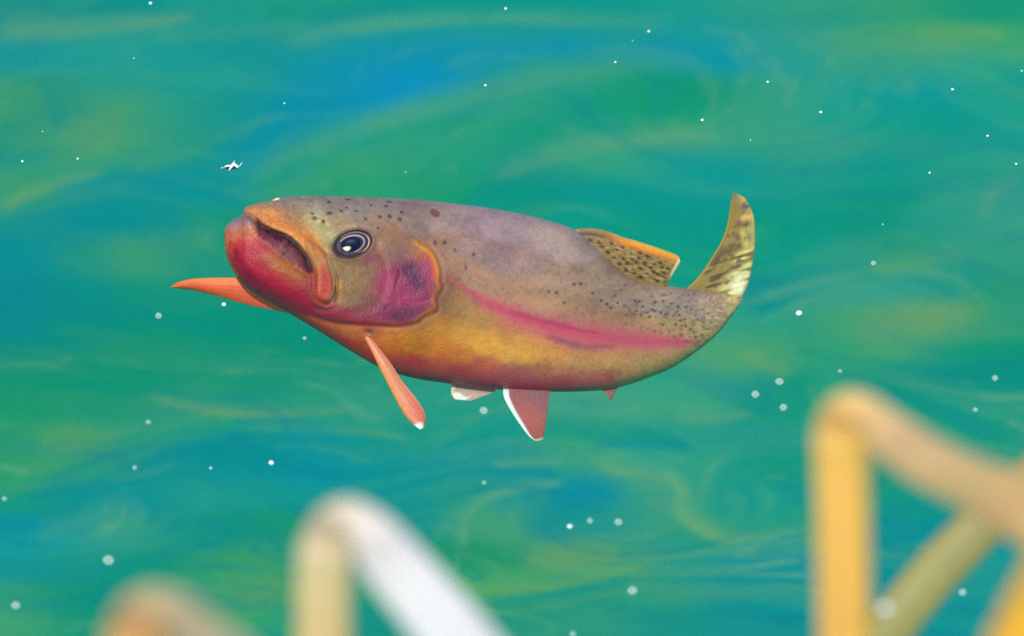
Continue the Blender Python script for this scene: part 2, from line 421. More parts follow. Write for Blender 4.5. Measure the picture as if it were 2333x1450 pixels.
SWIRLS = [(130, 290, 190, 1.7), (420, 560, 260, -1.5), (880, 170, 240, 1.3), (1500, 240, 280, -1.6), (1960, 210, 230, 1.8), (1330, 1170, 230, -2.2), (1620, 1110, 170, 2.0),
          (260, 1160, 230, 1.6), (2120, 720, 240, -1.7), (1050, 400, 220, 1.4), (700, 970, 210, -1.5), (1780, 560, 210, 1.6), (1900, 920, 200, 1.7), (480, 60, 200, -1.4), (900, 1250, 200, 1.6), (2200, 1150, 190, -1.7), (600, 300, 200, 1.2)]
def bed_color(X, Y):
    """Water tint plus painted surface reflections at plan position X, Y."""
    v = np.stack([X, Y, np.full_like(X, BED - CAMZ)], -1)
    D = v[..., 1] * CP - v[..., 2] * SP
    D = np.maximum(D, 0.3)
    px = 1166.5 + v[..., 0] / (K * D / FOCUS)
    py = 725 - (v[..., 1] * SP + v[..., 2] * CP) / (K * D / FOCUS)
    # slow bends: domain warp in plan coordinates
    wx = fbm(X * 3.0, Y * 1.6, 3, 3)
    wy = fbm(X * 2.4 + 9, Y * 1.4, 8, 3)
    qx, qy = px + 60 * wx, py + 34 * wy
    P = Paint(qx, qy)
    P.base(BEDPTS, 62, 26, 1e-9)
    P2 = Paint(px + 18 * wx, py + 9 * wy)
    P2.c = P.c
    P2.tex = fbm(X * 9, Y * 3.5, 51, 3)
    for s in BEDSTROKES:
        P2.stroke(*s)
    c = P2.c
    # painted reflection streaks, stretched sideways and wound up by swirl warps
    ex, ey = px + 0.0, py * 2.2
    for vx, vy, vr, va in SWIRLS:
        dx, dy = ex - vx, ey - vy * 2.2
        g = va * np.exp(-(dx * dx + dy * dy) / (vr * vr))
        ex, ey = vx + dx * np.cos(g) - dy * np.sin(g), vy * 2.2 + dx * np.sin(g) + dy * np.cos(g)
    ey = ey + 120 * wx + 60 * fbm(ex / 330, ey / 300, 24, 2)
    ex = ex + 100 * wy
    f1 = fbm(ex / 620, ey / 210, 31, 3)
    f2 = fbm(ex / 420, ey / 105, 33, 3)
    f3 = fbm(ex / 200, ey / 38, 36, 3)
    en = 0.65 + 0.55 * sstep(800, 1020, py) + 0.25 * sstep(1500, 1900, px)
    en = en * (1 - .75 * np.exp(-(((px - 900) / 230) ** 2 + ((py - 185) / 75) ** 2)))
    f = (f1 * 0.55 + f2 * 0.65 + f3 * 0.28) * en
    mean = lin((34, 150, 130))
    c = c * 0.92 + mean * 0.08
    warm, cool = lin((88, 166, 122)), lin((0, 130, 148))
    a = np.clip(f, 0, 1)[..., None] * 0.62
    b = np.clip(-f, 0, 1)[..., None] * 0.62
    c = c * (1 - a) + warm * a
    c = c * (1 - b) + cool * b
    line = np.exp(-((f2 + .3 * f3 - .12) / .045) ** 2) * np.clip(.5 + 2.2 * f1, 0, 1)
    line2 = np.exp(-((f2 + .25 * f3 + .22) / .04) ** 2) * np.clip(.4 - 2.2 * f1, 0, 1)
    a = (line * en * .40)[..., None]
    c = c * (1 - a) + lin((125, 176, 128)) * a
    a = (line2 * en * .40)[..., None]
    c = c * (1 - a) + lin((0, 126, 140)) * a
    return c

BED_ILLUM = np.array([0.40, 0.90, 0.96])     # light that reaches and leaves the deep water (calibrated)

def axis(lo, hi, n, far):
    core = np.linspace(lo, hi, n)
    e = np.geomspace(0.05, far, 26)
    return np.r_[(lo - e)[::-1], core, hi + e]

xs = axis(-0.70, 0.70, 420, 60)
ys = axis(6.7, 9.2, 900, 60)
GX, GY = np.meshgrid(xs, ys, indexing='ij')
bc = bed_color(GX, GY)
GZ = BED + 0.012 * fbm(GX * 1.2, GY * 1.2, 5, 3)
bedmat = pigment_mat("water_reflection_paint", rough=0.9, gain=1.0, noise=((60, 0.05), (420, 0.09)), spec=0.0)
bed = grid_mesh("water", np.stack([GX, GY, GZ], -1)[:, ::-1], (bc / BED_ILLUM)[:, ::-1], mat=bedmat)
tag(bed, kind="structure")

# the clear upper water: a body that only absorbs light, its top the lake surface
def box(name, lo, hi, mat):
    v = [(x, y, z) for x in (lo[0], hi[0]) for y in (lo[1], hi[1]) for z in (lo[2], hi[2])]
    f = [(0, 1, 3, 2), (4, 6, 7, 5), (0, 4, 5, 1), (2, 3, 7, 6), (0, 2, 6, 4), (1, 5, 7, 3)]
    me = bpy.data.meshes.new(name)
    me.from_pydata(v, [], f)
    me.materials.append(mat)
    o = bpy.data.objects.new(name, me)
    COL.objects.link(o)
    return o
vm = bpy.data.materials.new("clear_water")
vm.use_nodes = True
for n in list(vm.node_tree.nodes):
    if n.type == 'BSDF_PRINCIPLED':
        vm.node_tree.nodes.remove(n)
ab = vm.node_tree.nodes.new("ShaderNodeVolumeAbsorption")
ab.inputs["Color"].default_value = (0.0, 0.93, 0.86, 1)
ab.inputs["Density"].default_value = 0.32
sv = vm.node_tree.nodes.new("ShaderNodeVolumeScatter")
sv.inputs["Color"].default_value = (0.08, 0.85, 0.8, 1)
sv.inputs["Density"].default_value = 0.11
sv.inputs["Anisotropy"].default_value = 0.2
ad = vm.node_tree.nodes.new("ShaderNodeAddShader")
vm.node_tree.links.new(ab.outputs[0], ad.inputs[0])
vm.node_tree.links.new(sv.outputs[0], ad.inputs[1])
vm.node_tree.links.new(ad.outputs[0], vm.node_tree.nodes["Material Output"].inputs["Volume"])
tag(box("clear_water", (-65, -60, -1.2), (65, 72, 0.0), vm), kind="structure")

# ------------------------------------------------------------------ the trout
# local frame: x along the fish to the tail, z up its side, y away; units are photograph pixels until scaled by K
trout = bpy.data.objects.new("trout", None)
COL.objects.link(trout)
FC = world_at(1166.5, 725, FOCUS)
trout.location = FC
trout.rotation_euler = (-PITCH, 0, 0)
trout.empty_display_size = 0.05
tag(trout, "golden brown trout with crimson belly and pink side stripe rising towards the surface", "fish")

def loc(px, py, d):
    """pixel + depth (in pixels, + away) -> trout local metres, perspective corrected"""
    s = (FOCUS + d * K) / FOCUS
    return np.stack([(px - 1166.5) * K * s, d * K, (725 - py) * K * s], -1)

#        Tx   Ty    Bx    By    w    d
KEYS = [(511, 531, 511, 533, 1, -128),
        (513, 520, 511, 548, 18, -126),
        (520, 511, 513, 572, 34, -123),
        (533, 500, 520, 598, 50, -119),
        (547, 493, 532, 620, 62, -115),
        (554, 484, 546, 640, 73, -110),
        (560, 472, 564, 657, 83, -105),
        (585, 464, 590, 674, 93, -98),
        (620, 458, 625, 694, 103, -90),
        (660, 449, 662, 716, 112, -80),
        (720, 446, 720, 751, 122, -66),
        (800, 448, 793, 797, 132, -48),
        (880, 451, 866, 838, 138, -30),
        (960, 456, 938, 861, 142, -12),
        (1050, 466, 1025, 875, 144, 8),
        (1140, 479, 1120, 887, 142, 28),
        (1230, 498, 1220, 892, 136, 50),
        (1308, 524, 1305, 893, 126, 74),
        (1362, 571, 1375, 889, 114, 96),
        (1405, 608, 1425, 879, 102, 116),
        (1450, 639, 1475, 862, 88, 138),
        (1510, 650, 1532, 838, 70, 164),
        (1570, 659, 1588, 801, 52, 190),
        (1625, 666, 1632, 764, 38, 212),
        (1662, 670, 1662, 728, 26, 230),
        (1684, 672, 1682, 700, 14, 242),
        (1693, 680, 1692, 684, 1, 248)]
NS, NT = 1000, 420
Kc = catmull(KEYS, NS)
Tx, Ty, Bx, By, Wd, Dd = [Kc[:, i][:, None] for i in range(6)]
Wd = np.maximum(Wd, 0.5)
th = np.linspace(0, 2 * np.pi, NT, endpoint=False)[None, :]
ct, st = np.cos(th), np.sin(th)                       # ct=1 top, -1 bottom; st>0 near side
sct = np.where(ct > 0, np.abs(ct) ** 0.92, -np.abs(ct) ** 0.68)
cx, cy = (Tx + Bx) / 2, (Ty + By) / 2
PX = cx + (Tx - Bx) / 2 * sct
PY = cy + (Ty - By) / 2 * sct
egg = 1 + 0.10 * (-ct)                                # fuller below
near = st > 0
PD = Dd - Wd * st * egg
fade = sstep(0.0, 0.22, np.abs(st))

# ---- relief of the head, in pixels toward the outside
EYE = (803, 557)
UPLIP = [(553, 486), (567, 491), (584, 505), (602, 517), (622, 527), (654, 539), (680, 561), (697, 583), (708, 605), (712, 622)]
MOUTH = [(587, 510), (604, 517), (621, 526), (654, 539), (683, 565), (704, 593), (711, 615), (704, 621), (684, 612), (654, 597), (620, 569), (592, 541)]
MAXI = [(690, 541), (708, 545), (727, 560), (744, 580), (755, 610), (763, 642), (761, 668), (750, 690), (734, 690), (720, 681), (714, 658), (715, 633), (711, 610), (700, 583)]
KNOB = [(508, 524), (521, 506), (538, 494), (556, 489), (572, 490), (582, 500), (587, 520), (586, 538), (570, 546), (545, 545), (520, 542)]
GILL = [(918, 520), (938, 540), (955, 556), (976, 568), (992, 588), (1001, 618), (1001, 642), (1006, 656), (996, 668), (991, 682), (994, 704), (968, 718), (947, 733), (903, 741), (853, 738), (778, 733), (716, 718), (676, 704), (640, 680)]
def relief(x, y):
    h = np.zeros(x.shape)
    dm = inside(x, y, MOUTH)
    # upper lip / snout roll above the mouth
    d, t, s = dist_line(x, y, UPLIP)
    h -= 20 * sstep(6, -7, dm) * np.exp(-(d / 13) ** 2)
    up = s < 0
    h += 6 * np.exp(-((d - 13) / 15) ** 2) * np.where(up, 1, 0.0) * sstep(1.0, .75, t)
    h -= 9 * np.exp(-(d / 3.6) ** 2) * sstep(.98, .8, t)
    # maxilla plate
    dx_ = inside(x, y, MAXI)
    h += 11 * sstep(2, -9 , dx_ * np.where(x < 722, .6, 1.0))
    h -= 6 * np.exp(-((dx_ - 4) / 4.5) ** 2) * sstep(560, 640, y) * sstep(725, 750, x)
    # knob of the lower jaw
    dk = inside(x, y, KNOB)
    h += 20 * sstep(2, -15, dk) * sstep(545, 496, y)
    h -= 8 * np.exp(-((dk - 3) / 4.5) ** 2) * sstep(572, 582, x) * sstep(540, 522, y)
    # lower jaw lip roll below the mouth and fold lines
    d, t, s = dist_line(x, y, [(592, 540), (622, 566), (656, 596), (684, 612), (700, 622)])
    h += 2.5 * np.exp(-((d - 0) / 10) ** 2)
    d, t, s = dist_line(x, y, [(528, 560), (542, 596), (566, 628), (600, 660), (650, 690), (700, 712)])
    h -= 4.0 * np.exp(-(d / 9) ** 2)
    d, t, s = dist_line(x, y, [(706, 636), (706, 660), (716, 688), (740, 699), (764, 690)])
    h += 2.5 * np.exp(-(d / 6) ** 2)
    d, t, s = dist_line(x, y, [(712, 700), (735, 706), (760, 701), (768, 676)])
    h -= 3 * np.exp(-(d / 7) ** 2)
    # gill cover: plate with a free edge
    d, t, s = dist_line(x, y, GILL)
    ins = s > 0 if GILLSIDE else s < 0
    sg = np.where(ins, -d, d)
    amp = 8 * sstep(0.0, 0.12, t) * sstep(1.0, 0.75, t)
    h += amp * np.exp(-(np.maximum(-sg, 0) / 60) ** 2) * sstep(4.5, -3, sg)
    h -= 2.0 * np.exp(-((sg - 5) / 6) ** 2) * sstep(0.0, 0.12, t) * sstep(1.0, 0.8, t)
    # preopercle groove, cheek bones
    d, t, s = dist_line(x, y, [(862, 560), (876, 600), (880, 640), (868, 680), (840, 706), (800, 716)])
    h -= 1.6 * np.exp(-(d / 10) ** 2)
    d, t, s = dist_line(x, y, [(909, 618), (907, 632), (901, 652)])
    h -= 3.0 * np.exp(-(d / 2.2) ** 2)
    d, t, s = dist_line(x, y, [(770, 600), (800, 612), (836, 600), (856, 570), (850, 530)])
    h -= 1.8 * np.exp(-(d / 9) ** 2)
    d, t, s = dist_line(x, y, [(880, 700), (910, 690), (950, 690), (985, 680)])
    h -= 2.0 * np.exp(-(d / 4) ** 2)
    # brow ridge over the eye and dip in front of it
    d, t, s = dist_line(x, y, [(752, 530), (775, 516), (805, 510), (835, 516), (856, 534)])
    h += 6 * np.exp(-(d / 9) ** 2)
    d, t, s = dist_line(x, y, [(735, 510), (752, 535), (758, 560)])
    h -= 5 * np.exp(-(d / 10) ** 2)
    # socket
    r = math.radians(-18)
    X, Y = x - EYE[0], y - EYE[1]
    u, v = X * math.cos(r) + Y * math.sin(r), -X * math.sin(r) + Y * math.cos(r)
    e = np.hypot(u / 46, v / 30)
    h -= 13 * sstep(1.08, 0.82, e)
    h += 2.0 * np.exp(-((e - 1.14) / 0.13) ** 2)
    # nostril
    h += 7 * np.exp(-(((x - 731) / 9) ** 2 + ((y - 503) / 6) ** 2))
    h -= 12 * np.exp(-(((x - 737) / 3.2) ** 2 + ((y - 505) / 4) ** 2))
    h -= 10 * np.exp(-(((x - 717) / 4) ** 2 + ((y - 497) / 3.5) ** 2))
    h += 5 * np.exp(-(((x - 776) / 5) ** 2 + ((y - 656) / 8) ** 2))
    # soft lumps
    hd = sstep(1010, 930, x)
    h += hd * 1.5 * fbm(x / 26, y / 22, 41, 3)
    # skin where the pectoral fin roots
    h -= 6 * np.exp(-(((x - 840) / 12) ** 2 + ((y - 757) / 7) ** 2))
    return h
_, _, s_ = dist_line(np.array([900.0]), np.array([640.0]), GILL)
GILLSIDE = bool(s_[0] > 0)
H = relief(PX, PY)
PD = np.where(near, PD - H * fade, PD + H * fade)
body_near_depth_keys = (PX, PY, PD)

# ---- pigment
def fish_pigment(x, y):
    P = Paint(x, y)
    pts = []
    def r(*a):
        pts.extend(a)
    # snout and head top
    r((560,476,200,150,110),(585,475,205,155,110),(610,485,225,160,100),(600,464,150,135,130),(650,462,155,145,138),(700,460,160,150,145),(640,500,215,150,95),(665,480,165,145,125),(690,505,190,150,105),(700,480,165,160,135),(720,505,180,180,140),(745,545,190,180,130),(680,530,220,150,90),(710,545,215,145,80),(735,570,190,150,100))
    r((760,470,155,148,142),(820,470,150,142,140),(880,475,155,145,142),(940,480,160,142,140),(760,505,175,155,125),(860,510,160,138,120),(900,540,165,125,100),(940,520,150,135,130),(870,560,165,125,100),(900,565,135,105,100),(940,560,150,115,95))
    # cheek
    r((770,600,135,108,72),(800,630,138,110,72),(830,615,148,115,80),(800,670,138,105,72),(850,660,150,100,82),(830,690,125,82,68),(775,680,150,110,70),(850,590,140,85,85),(870,600,150,105,90))
    r((890,620,160,70,100),(880,650,175,75,110),(905,670,155,50,95),(930,660,150,45,95),(945,690,140,38,90),(930,720,110,28,85),(890,715,120,35,80),(860,700,140,50,85),(965,690,140,40,85),(940,620,95,35,95),(955,650,110,30,90),(970,610,150,55,100),(920,600,130,85,95),(960,580,195,110,80),(985,640,175,55,85))
    r((850,728,140,35,75),(800,724,145,40,72),(760,718,150,40,72),(720,708,150,40,70))
    # lower jaw
    r((520,540,190,110,75),(516,570,185,95,60),(530,600,150,50,60),(560,640,130,28,62),(600,665,150,35,70),(650,690,155,38,68),(690,705,155,38,70),(545,560,195,50,65),(560,580,190,40,65),(580,600,185,45,62),(600,560,185,60,65),(600,620,180,50,58),(640,640,175,50,55),(620,590,178,85,50),(650,610,172,95,50),(680,630,165,85,55),(690,650,150,50,60),(670,670,160,42,65),(700,680,150,48,62))
    r((540,505,150,120,125),(560,500,140,115,125),(575,515,175,130,115),(560,530,205,120,80),(535,525,200,125,95))
    # throat
    r((680,720,190,70,50),(720,740,205,70,50),(760,745,190,105,70),(800,755,185,110,72),(850,760,180,105,62),(740,765,205,45,45),(780,790,205,40,45),(820,815,205,40,45),(860,838,200,45,50),(820,780,195,85,62),(880,750,175,105,60))
    # back
    r((1000,500,165,145,142),(1030,490,160,142,145),(1100,500,160,140,150),(1170,520,160,142,150),(1240,545,172,152,152),(1300,570,168,148,145),(1130,590,145,122,125),(1060,560,155,130,128),(1200,600,155,130,125),(1280,630,158,132,118),(1350,640,160,135,120),(1420,680,165,140,125),(1500,690,165,145,132),(1580,700,155,135,128),(1640,710,150,132,125),(1010,560,155,125,112))
    r((1030,600,160,125,105),(1100,640,165,130,108),(1180,670,165,130,108),(1250,690,165,132,108),(1320,710,155,122,100),(1400,730,160,128,98),(1480,745,168,138,102),(1560,750,168,138,100),(1620,760,165,140,100))
    # behind gill and golden side
    r((1010,650,130,90,62),(1000,690,130,85,50),(1040,690,150,110,72),(960,740,165,108,48),(930,770,180,112,45),(1000,740,170,115,52),(1060,760,180,126,66),(1110,780,186,132,68),(1160,790,186,130,74),(1200,800,185,130,70),(1090,720,160,115,72),(1150,745,168,112,72),(900,790,178,100,50),(980,790,180,110,50),(1040,800,178,105,55),(1250,800,180,125,72),(1330,820,172,122,82),(1400,810,172,130,82),(1480,810,172,138,90),(1550,805,172,140,95),(1600,785,170,138,95))
    # belly
    r((900,830,190,65,60),(950,845,180,50,65),(1000,830,182,85,65),(1040,862,165,52,72),(1100,870,155,62,88),(1100,840,175,90,72),(1180,860,155,85,85),(1180,882,140,70,100),(1250,880,150,80,95),(1300,885,155,75,95),(1250,840,165,105,78),(1320,860,160,98,85),(1380,875,165,95,85),(1430,860,168,115,85),(1500,840,170,128,90))
    P.base(pts, 17, 14, 1e-14)
    # mottling
    n1 = fbm(x / 40, y / 28, 11, 4)
    n2 = fbm(x / 9, y / 7, 17, 3)
    P.c *= (1 + 0.28 * n1 + 0.20 * n2)[..., None]
    for cx0, cy0, rx, ry, rot, c_, a in [(1110,780,75,18,18,(208,146,68),.3),(1165,800,46,16,10,(208,146,80),.3),(1045,770,40,14,30,(190,132,62),.3),
            (1240,640,60,14,10,(190,150,125),.4),(1230,690,60,14,12,(195,150,115),.45),(1290,560,70,14,35,(190,170,160),.35),(1190,560,80,18,25,(150,130,140),.4),
            (1100,650,26,16,0,(135,105,95),.4),(1020,665,34,22,30,(115,82,60),.45),(1350,690,60,18,20,(145,118,105),.4)]:
        P.blob(cx0, cy0, rx, ry, rot, c_, a, 1.0)
    # pink band
    STR = [(1008, 612), (1040, 640), (1081, 674), (1125, 697), (1170, 716), (1225, 738), (1280, 753), (1330, 762), (1380, 769), (1440, 775), (1500, 780), (1560, 781), (1600, 776)]
    ww = [1, 3, 9, 15, 20, 23, 25, 26, 26, 24, 20, 14, 6]
    jx, jy = 5 * fbm(x / 22, y / 22, 61, 3), 7 * fbm(x / 16, y / 12, 66, 4)
    P.x, P.y = x + jx, y + jy
    P.stroke(STR, [a * 1.5 for a in ww], (180, 94, 104), .75)
    P.stroke(STR, [a * .85 for a in ww], (180, 72, 102), .6)
    P.stroke(STR[2:], [a * .5 for a in ww[2:]], (190, 66, 104), .35)
    P.stroke([(1150,707),(1220,728),(1300,748),(1370,760)], [4,6,6,3], (160, 50, 85), .65)
    P.stroke([(1240,765),(1290,782),(1340,792),(1400,790)], [7,9,9,5], (135, 62, 88), .65)
    P.stroke([(1270,778),(1330,790)], [5,5], (120, 70, 95), .5)
    P.x, P.y = x, y
    P.stroke([(1075,660),(1085,690),(1090,705)], [5,6,4], (150, 70, 95), .4)
    # jaw and head strokes
    P.stroke([(530,565),(545,598),(566,628),(590,648)], [6,8,8,5], (105, 18, 62), .8)
    P.stroke([(518,545),(517,575),(528,606),(545,632)], [4,4,3], (205, 125, 62), .7)
    P.stroke([(524,545),(524,575),(535,605)], [3,3,2], (150, 40, 50), .6)
    P.stroke([(562,640),(600,668),(650,694),(700,714),(760,728),(850,738),(910,738)], [5,8,9,9,8,6,5], (140, 25, 68), .75)
    P.stroke([(552,556),(562,590),(590,620),(640,650),(690,672)], [9,13,13,12,9], (192, 42, 66), .45)
    P.stroke([(604,572),(630,600),(665,622),(690,632)], [7,11,11,6], (176, 105, 48), .6)
    for jb in [(555,590,40,42,30),(600,640,60,34,35),(650,672,60,24,25),(700,695,60,22,10),(575,560,34,30,0)]:
        P.blob(*jb, (172, 28, 70), .42, 1.2)
    P.blob(536, 506, 24, 13, -30, (168, 150, 172), .75, 1)
    P.blob(574, 522, 12, 14, 0, (214, 150, 120), .6, 1)
    P.blob(562, 500, 15, 9, 10, (140, 115, 135), .6, 1)
    P.stroke([(582,496),(590,512),(592,530),(588,542)], [2,3.5,4,3], (85, 40, 70), .75)  # shadow along the knob's right edge, painted dark
    P.blob(512, 523, 4, 4, 0, (215, 150, 70), .9, 1)
    P.stroke([(556,481),(585,486),(620,505),(655,522),(688,540),(705,556)], [7,9,9,8,7,6], (225, 150, 92), .7)
    P.stroke([(570,478),(600,482),(630,490)], [6,8,6], (245, 180, 110), .6)
    P.stroke([(560,483),(585,498),(610,514),(645,530)], [2,2.6,2.6], (150, 85, 60), .6)
    P.stroke([(700,485),(715,502),(735,530),(755,552)], [9,12,12,8], (188, 192, 142), .7)
    P.stroke([(700,545),(715,552),(730,560)], [7,9,7], (228, 150, 80), .6)
    # mouth
    dm = inside(x, y, MOUTH)
    du, tu, su = dist_line(x, y, UPLIP)
    P.mix((105, 58, 84), sstep(3, -10, dm + 5 * n2) * .75)
    P.mix((50, 20, 62), sstep(6, -6, dm) * np.exp(-(du / 12) ** 2) * .95)
    P.mix((120, 80, 100), sstep(-1, -6, dm) * sstep(.1, .4, n2 + .1) * .4)
    P.stroke([(606,522),(640,536),(672,556),(700,592),(709,612)], [3,3.6,4,4,3], (50, 18, 58), .85)
    tex = fbm(x / 6, y / 5, 93, 3)
    hdm = sstep(800, 700, x) * sstep(700, 560, y)
    P.c *= (1 + .30 * tex * hdm)[..., None]
    P.mix((35, 14, 48), sstep(.12, .4, fbm(x / 10, y / 8, 97, 3)) * sstep(2, -6, dm) * .6)
    # maxilla
    dx_ = inside(x, y, MAXI)
    P.mix((205, 135, 90), sstep(3, -3, dx_) * sstep(650, 570, y) * .9)
    P.mix((192, 78, 62), sstep(3, -3, dx_) * sstep(600, 655, y) * .95)
    P.stroke([(735,600),(742,640),(738,672)], [7,9,8], (198, 52, 62), .7)
    P.stroke([(727,604),(728,650),(724,672)], [3,3.5,3], (214, 132, 80), .5)
    P.stroke([(744,584),(754,612),(761,642),(758,666),(749,686)], [2.6,2.6,2.6,2.4,2], (238, 190, 165), .85)  # rim light on the plate's rear edge, painted in
    P.stroke([(765,650),(765,672),(764,690)], [2.5,4,3], (60, 35, 55), .85)
    P.stroke([(707,630),(704,650),(708,676),(722,692),(744,697)], [4,4.5,4.5,4,3], (165, 92, 62), .35)
    P.stroke([(716,703),(736,707),(760,702)], [4,5,3], (105, 70, 82), .7)
    P.blob(776, 655, 7, 12, 10, (212, 165, 92), .8, 1)
    P.blob(771, 676, 5, 10, 0, (190, 105, 60), .6, 1)
    P.blob(660, 500, 9, 7, 0, (155, 105, 90), .5, 1)
    # face patches
    P.blob(845, 593, 22, 8, -32, (122, 42, 75), .85, 1)
    P.blob(893, 563, 22, 17, 20, (125, 98, 95), .55, 1)
    P.blob(920, 660, 62, 60, 15, (148, 36, 88), .75, 2)
    P.blob(886, 645, 18, 30, 15, (182, 72, 112), .6, 1)
    P.blob(934, 618, 26, 22, 35, (88, 8, 74), .92, 1.4)
    P.blob(950, 645, 16, 26, -30, (88, 8, 74), .9, 1.4)
    P.blob(922, 716, 46, 15, -12, (92, 8, 66), .9, 1.3)
    P.blob(935, 680, 36, 14, -8, (160, 48, 102), .5, 1)
    P.stroke([(909,618),(907,634),(901,652)], [1.6,2,1.6], (90, 35, 70), .8)
    P.stroke([(868,690),(900,686),(940,676)], [4,4,3], (190, 90, 120), .35)
    P.stroke([(842,668),(860,690),(880,700)], [7,8,6], (105, 70, 72), .4)
    # gill rim
    d, t, s = dist_line(x, y, GILL)
    ins = (s > 0) == GILLSIDE
    rim = np.exp(-((d - 3) / (5.0 + 3 * vnoise(x / 14, y / 14, 88))) ** 2) * np.where(ins, 1, np.exp(-(d / 3.0) ** 2))
    P.mix((222, 165, 78), rim * sstep(0.03, 0.1, t) * sstep(0.30, 0.22, t) * .95)
    P.mix((212, 125, 82), rim * sstep(0.20, 0.27, t) * sstep(0.52, 0.40, t) * .6)
    P.mix((205, 75, 55), np.exp(-((d) / 4) ** 2) * sstep(0.42, 0.5, t) * sstep(0.98, 0.7, t) * .4)
    P.stroke([(970,572),(983,592),(989,618),(988,640)], [4,5,5,4], (232, 98, 62), .6)
    P.stroke([(1008,600),(1012,640),(1008,690),(985,722)], [5,7,8,6], (120, 85, 62), .45)
    P.stroke([(906,455),(925,480),(950,505),(985,545)], [5,7,7,5], (135, 118, 130), .45)
    # throat
    P.stroke([(690,728),(740,766),(800,806),(860,838),(940,860)], [13,20,22,17,10], (215, 20, 30), .95)
    P.stroke([(700,722),(760,745),(830,752)], [5,7,5], (215, 118, 72), .5)
    P.blob(843, 757, 9, 6, 20, (95, 55, 55), .8, 1)
    P.stroke([(850,815),(940,842),(1080,862),(1200,872),(1320,874),(1420,862)], [16,24,26,24,20,10], (178, 62, 72), .6)
    P.stroke([(900,850),(1000,868),(1080,880),(1200,889),(1320,890)], [8,10,14,15,12,8], (190, 32, 70), .9)
    # nostril
    P.blob(731, 503, 9, 4, -20, (225, 205, 175), .9, 1.2)
    P.blob(737, 505, 3, 4, 0, (40, 22, 40), .9, 1.2)
    P.blob(717, 498, 7, 4, 0, (95, 60, 85), .8, 1.2)
    # eye surround
    r_ = math.radians(-18)
    X, Y = x - EYE[0], y - EYE[1]
    u, v = X * math.cos(r_) + Y * math.sin(r_), -X * math.sin(r_) + Y * math.cos(r_)
    e = np.hypot(u / 46, v / 30)
    P.mix((75, 60, 85), np.exp(-((e - .98) / .07) ** 2) * .85)
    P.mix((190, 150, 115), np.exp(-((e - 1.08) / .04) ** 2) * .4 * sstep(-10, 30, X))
    P.mix((90, 65, 95), np.exp(-((e - 1.12) / .09) ** 2) * .6 * sstep(10, -25, Y))
    P.mix((95, 75, 95), np.exp(-((e - 1.17) / .05) ** 2) * .5)
    P.mix((60, 45, 70), sstep(.95, .9, e))
    # spots
    HS = [(750,461,6,3,15),(751,486,8,4,0),(777,481,5,3,20),(711,487,5,3,20),(833,499.5,4,3,40),(865,494,5,4,20),(888,493,5.5,4,30),(911,500,5,4,30),(915,484,4.5,3.5,10),(880,470,4.5,3,0),(886,460,6,2,0),(792,455,7,2,0),(991,553,4,6,0),(1013,553,4.5,5,0),(1037,570,3,4,0),(812,481,5,2.4,0),(790,474,4,2,20),(845,468,4,2.4,0),(905,448,6,2,0),(861,520,3.5,3,0),(1079,580,3,5,20),(1061,610,3,5,10),(1308,648,4,4,0),(1323,647,4,4,0),(1268,667,4,4,0)]
    for a_ in HS:
        P.blob(*a_, (52, 34, 66), .85, 1.6)
    P.blob(991, 486, 14, 9, 35, (130, 82, 84), .9, 4)
    P.blob(931, 464, 30, 4, 5, (120, 108, 130), .5, 1)
    P.blob(680, 453, 26, 3, 5, (120, 105, 105), .4, 1)
    TS = [(1370,685),(1382,693),(1407,691),(1423,697),(1392,702),(1446,716),(1460,718),(1450,709),(1427,718),(1474,712),(1485,706),(1492,709),(1506,712),(1518,717),(1535,719),(1547,718),(1510,740),(1539,740),(1562,743),(1573,751),(1580,758),(1585,768),(1560,728),(1550,731),(1600,735),(1602,745),(1447,686),(1457,687),(1465,699),(1492,689),(1510,687),(1585,719),(1590,728),(1605,725),(1615,715),(1625,720),(1575,705),(1562,700),(1545,699),(1530,692),(1600,705),(1620,735),(1612,750),(1600,765),(1592,778),(1480,722),(1400,675),(1350,668),(1285,690),(1250,665)]
    rng = random.Random(5)
    for (a_, b_) in TS:
        P.blob(a_, b_, rng.uniform(3.2, 5.0), rng.uniform(2.6, 3.8), -20, (60, 40, 72), rng.uniform(.65, .9), 1.5)
    for i in range(330):
        f = rng.random() ** 0.6
        a_ = 1080 + 590 * f
        top = np.interp(a_, [1000, 1300, 1450, 1680], [560, 600, 655, 680])
        bot = np.interp(a_, [1000, 1300, 1500, 1600, 1680], [640, 735, 760, 800, 740])
        b_ = top + (bot - top) * rng.random()
        sz = rng.uniform(1.6, 3.2) + 1.2 * f
        P.blob(a_, b_, sz * 1.25, sz, -20, (86, 62, 80), rng.uniform(.2, .5) * (0.5 + .5 * f), 1.3)
    # pale scale flecks toward the tail root
    sc = vnoise(x / 7 + y / 30, y / 4.5 - x / 16, 71)
    P.mix((200, 168, 125), sstep(1570, 1670, x) * .6)
    P.mix((215, 188, 128), sstep(1635, 1680, x) * .8)
    P.mix((232, 205, 165), sstep(.10, .4, sc) * sstep(1560, 1660, x) * .6)
    P.mix((120, 100, 105), sstep(.12, .4, -sc) * sstep(1540, 1660, x) * .45)
    P.c *= (1 + 0.10 * vnoise(x / 3.2, y / 2.6, 73) * sstep(990, 1050, x))[..., None]
    return P.c

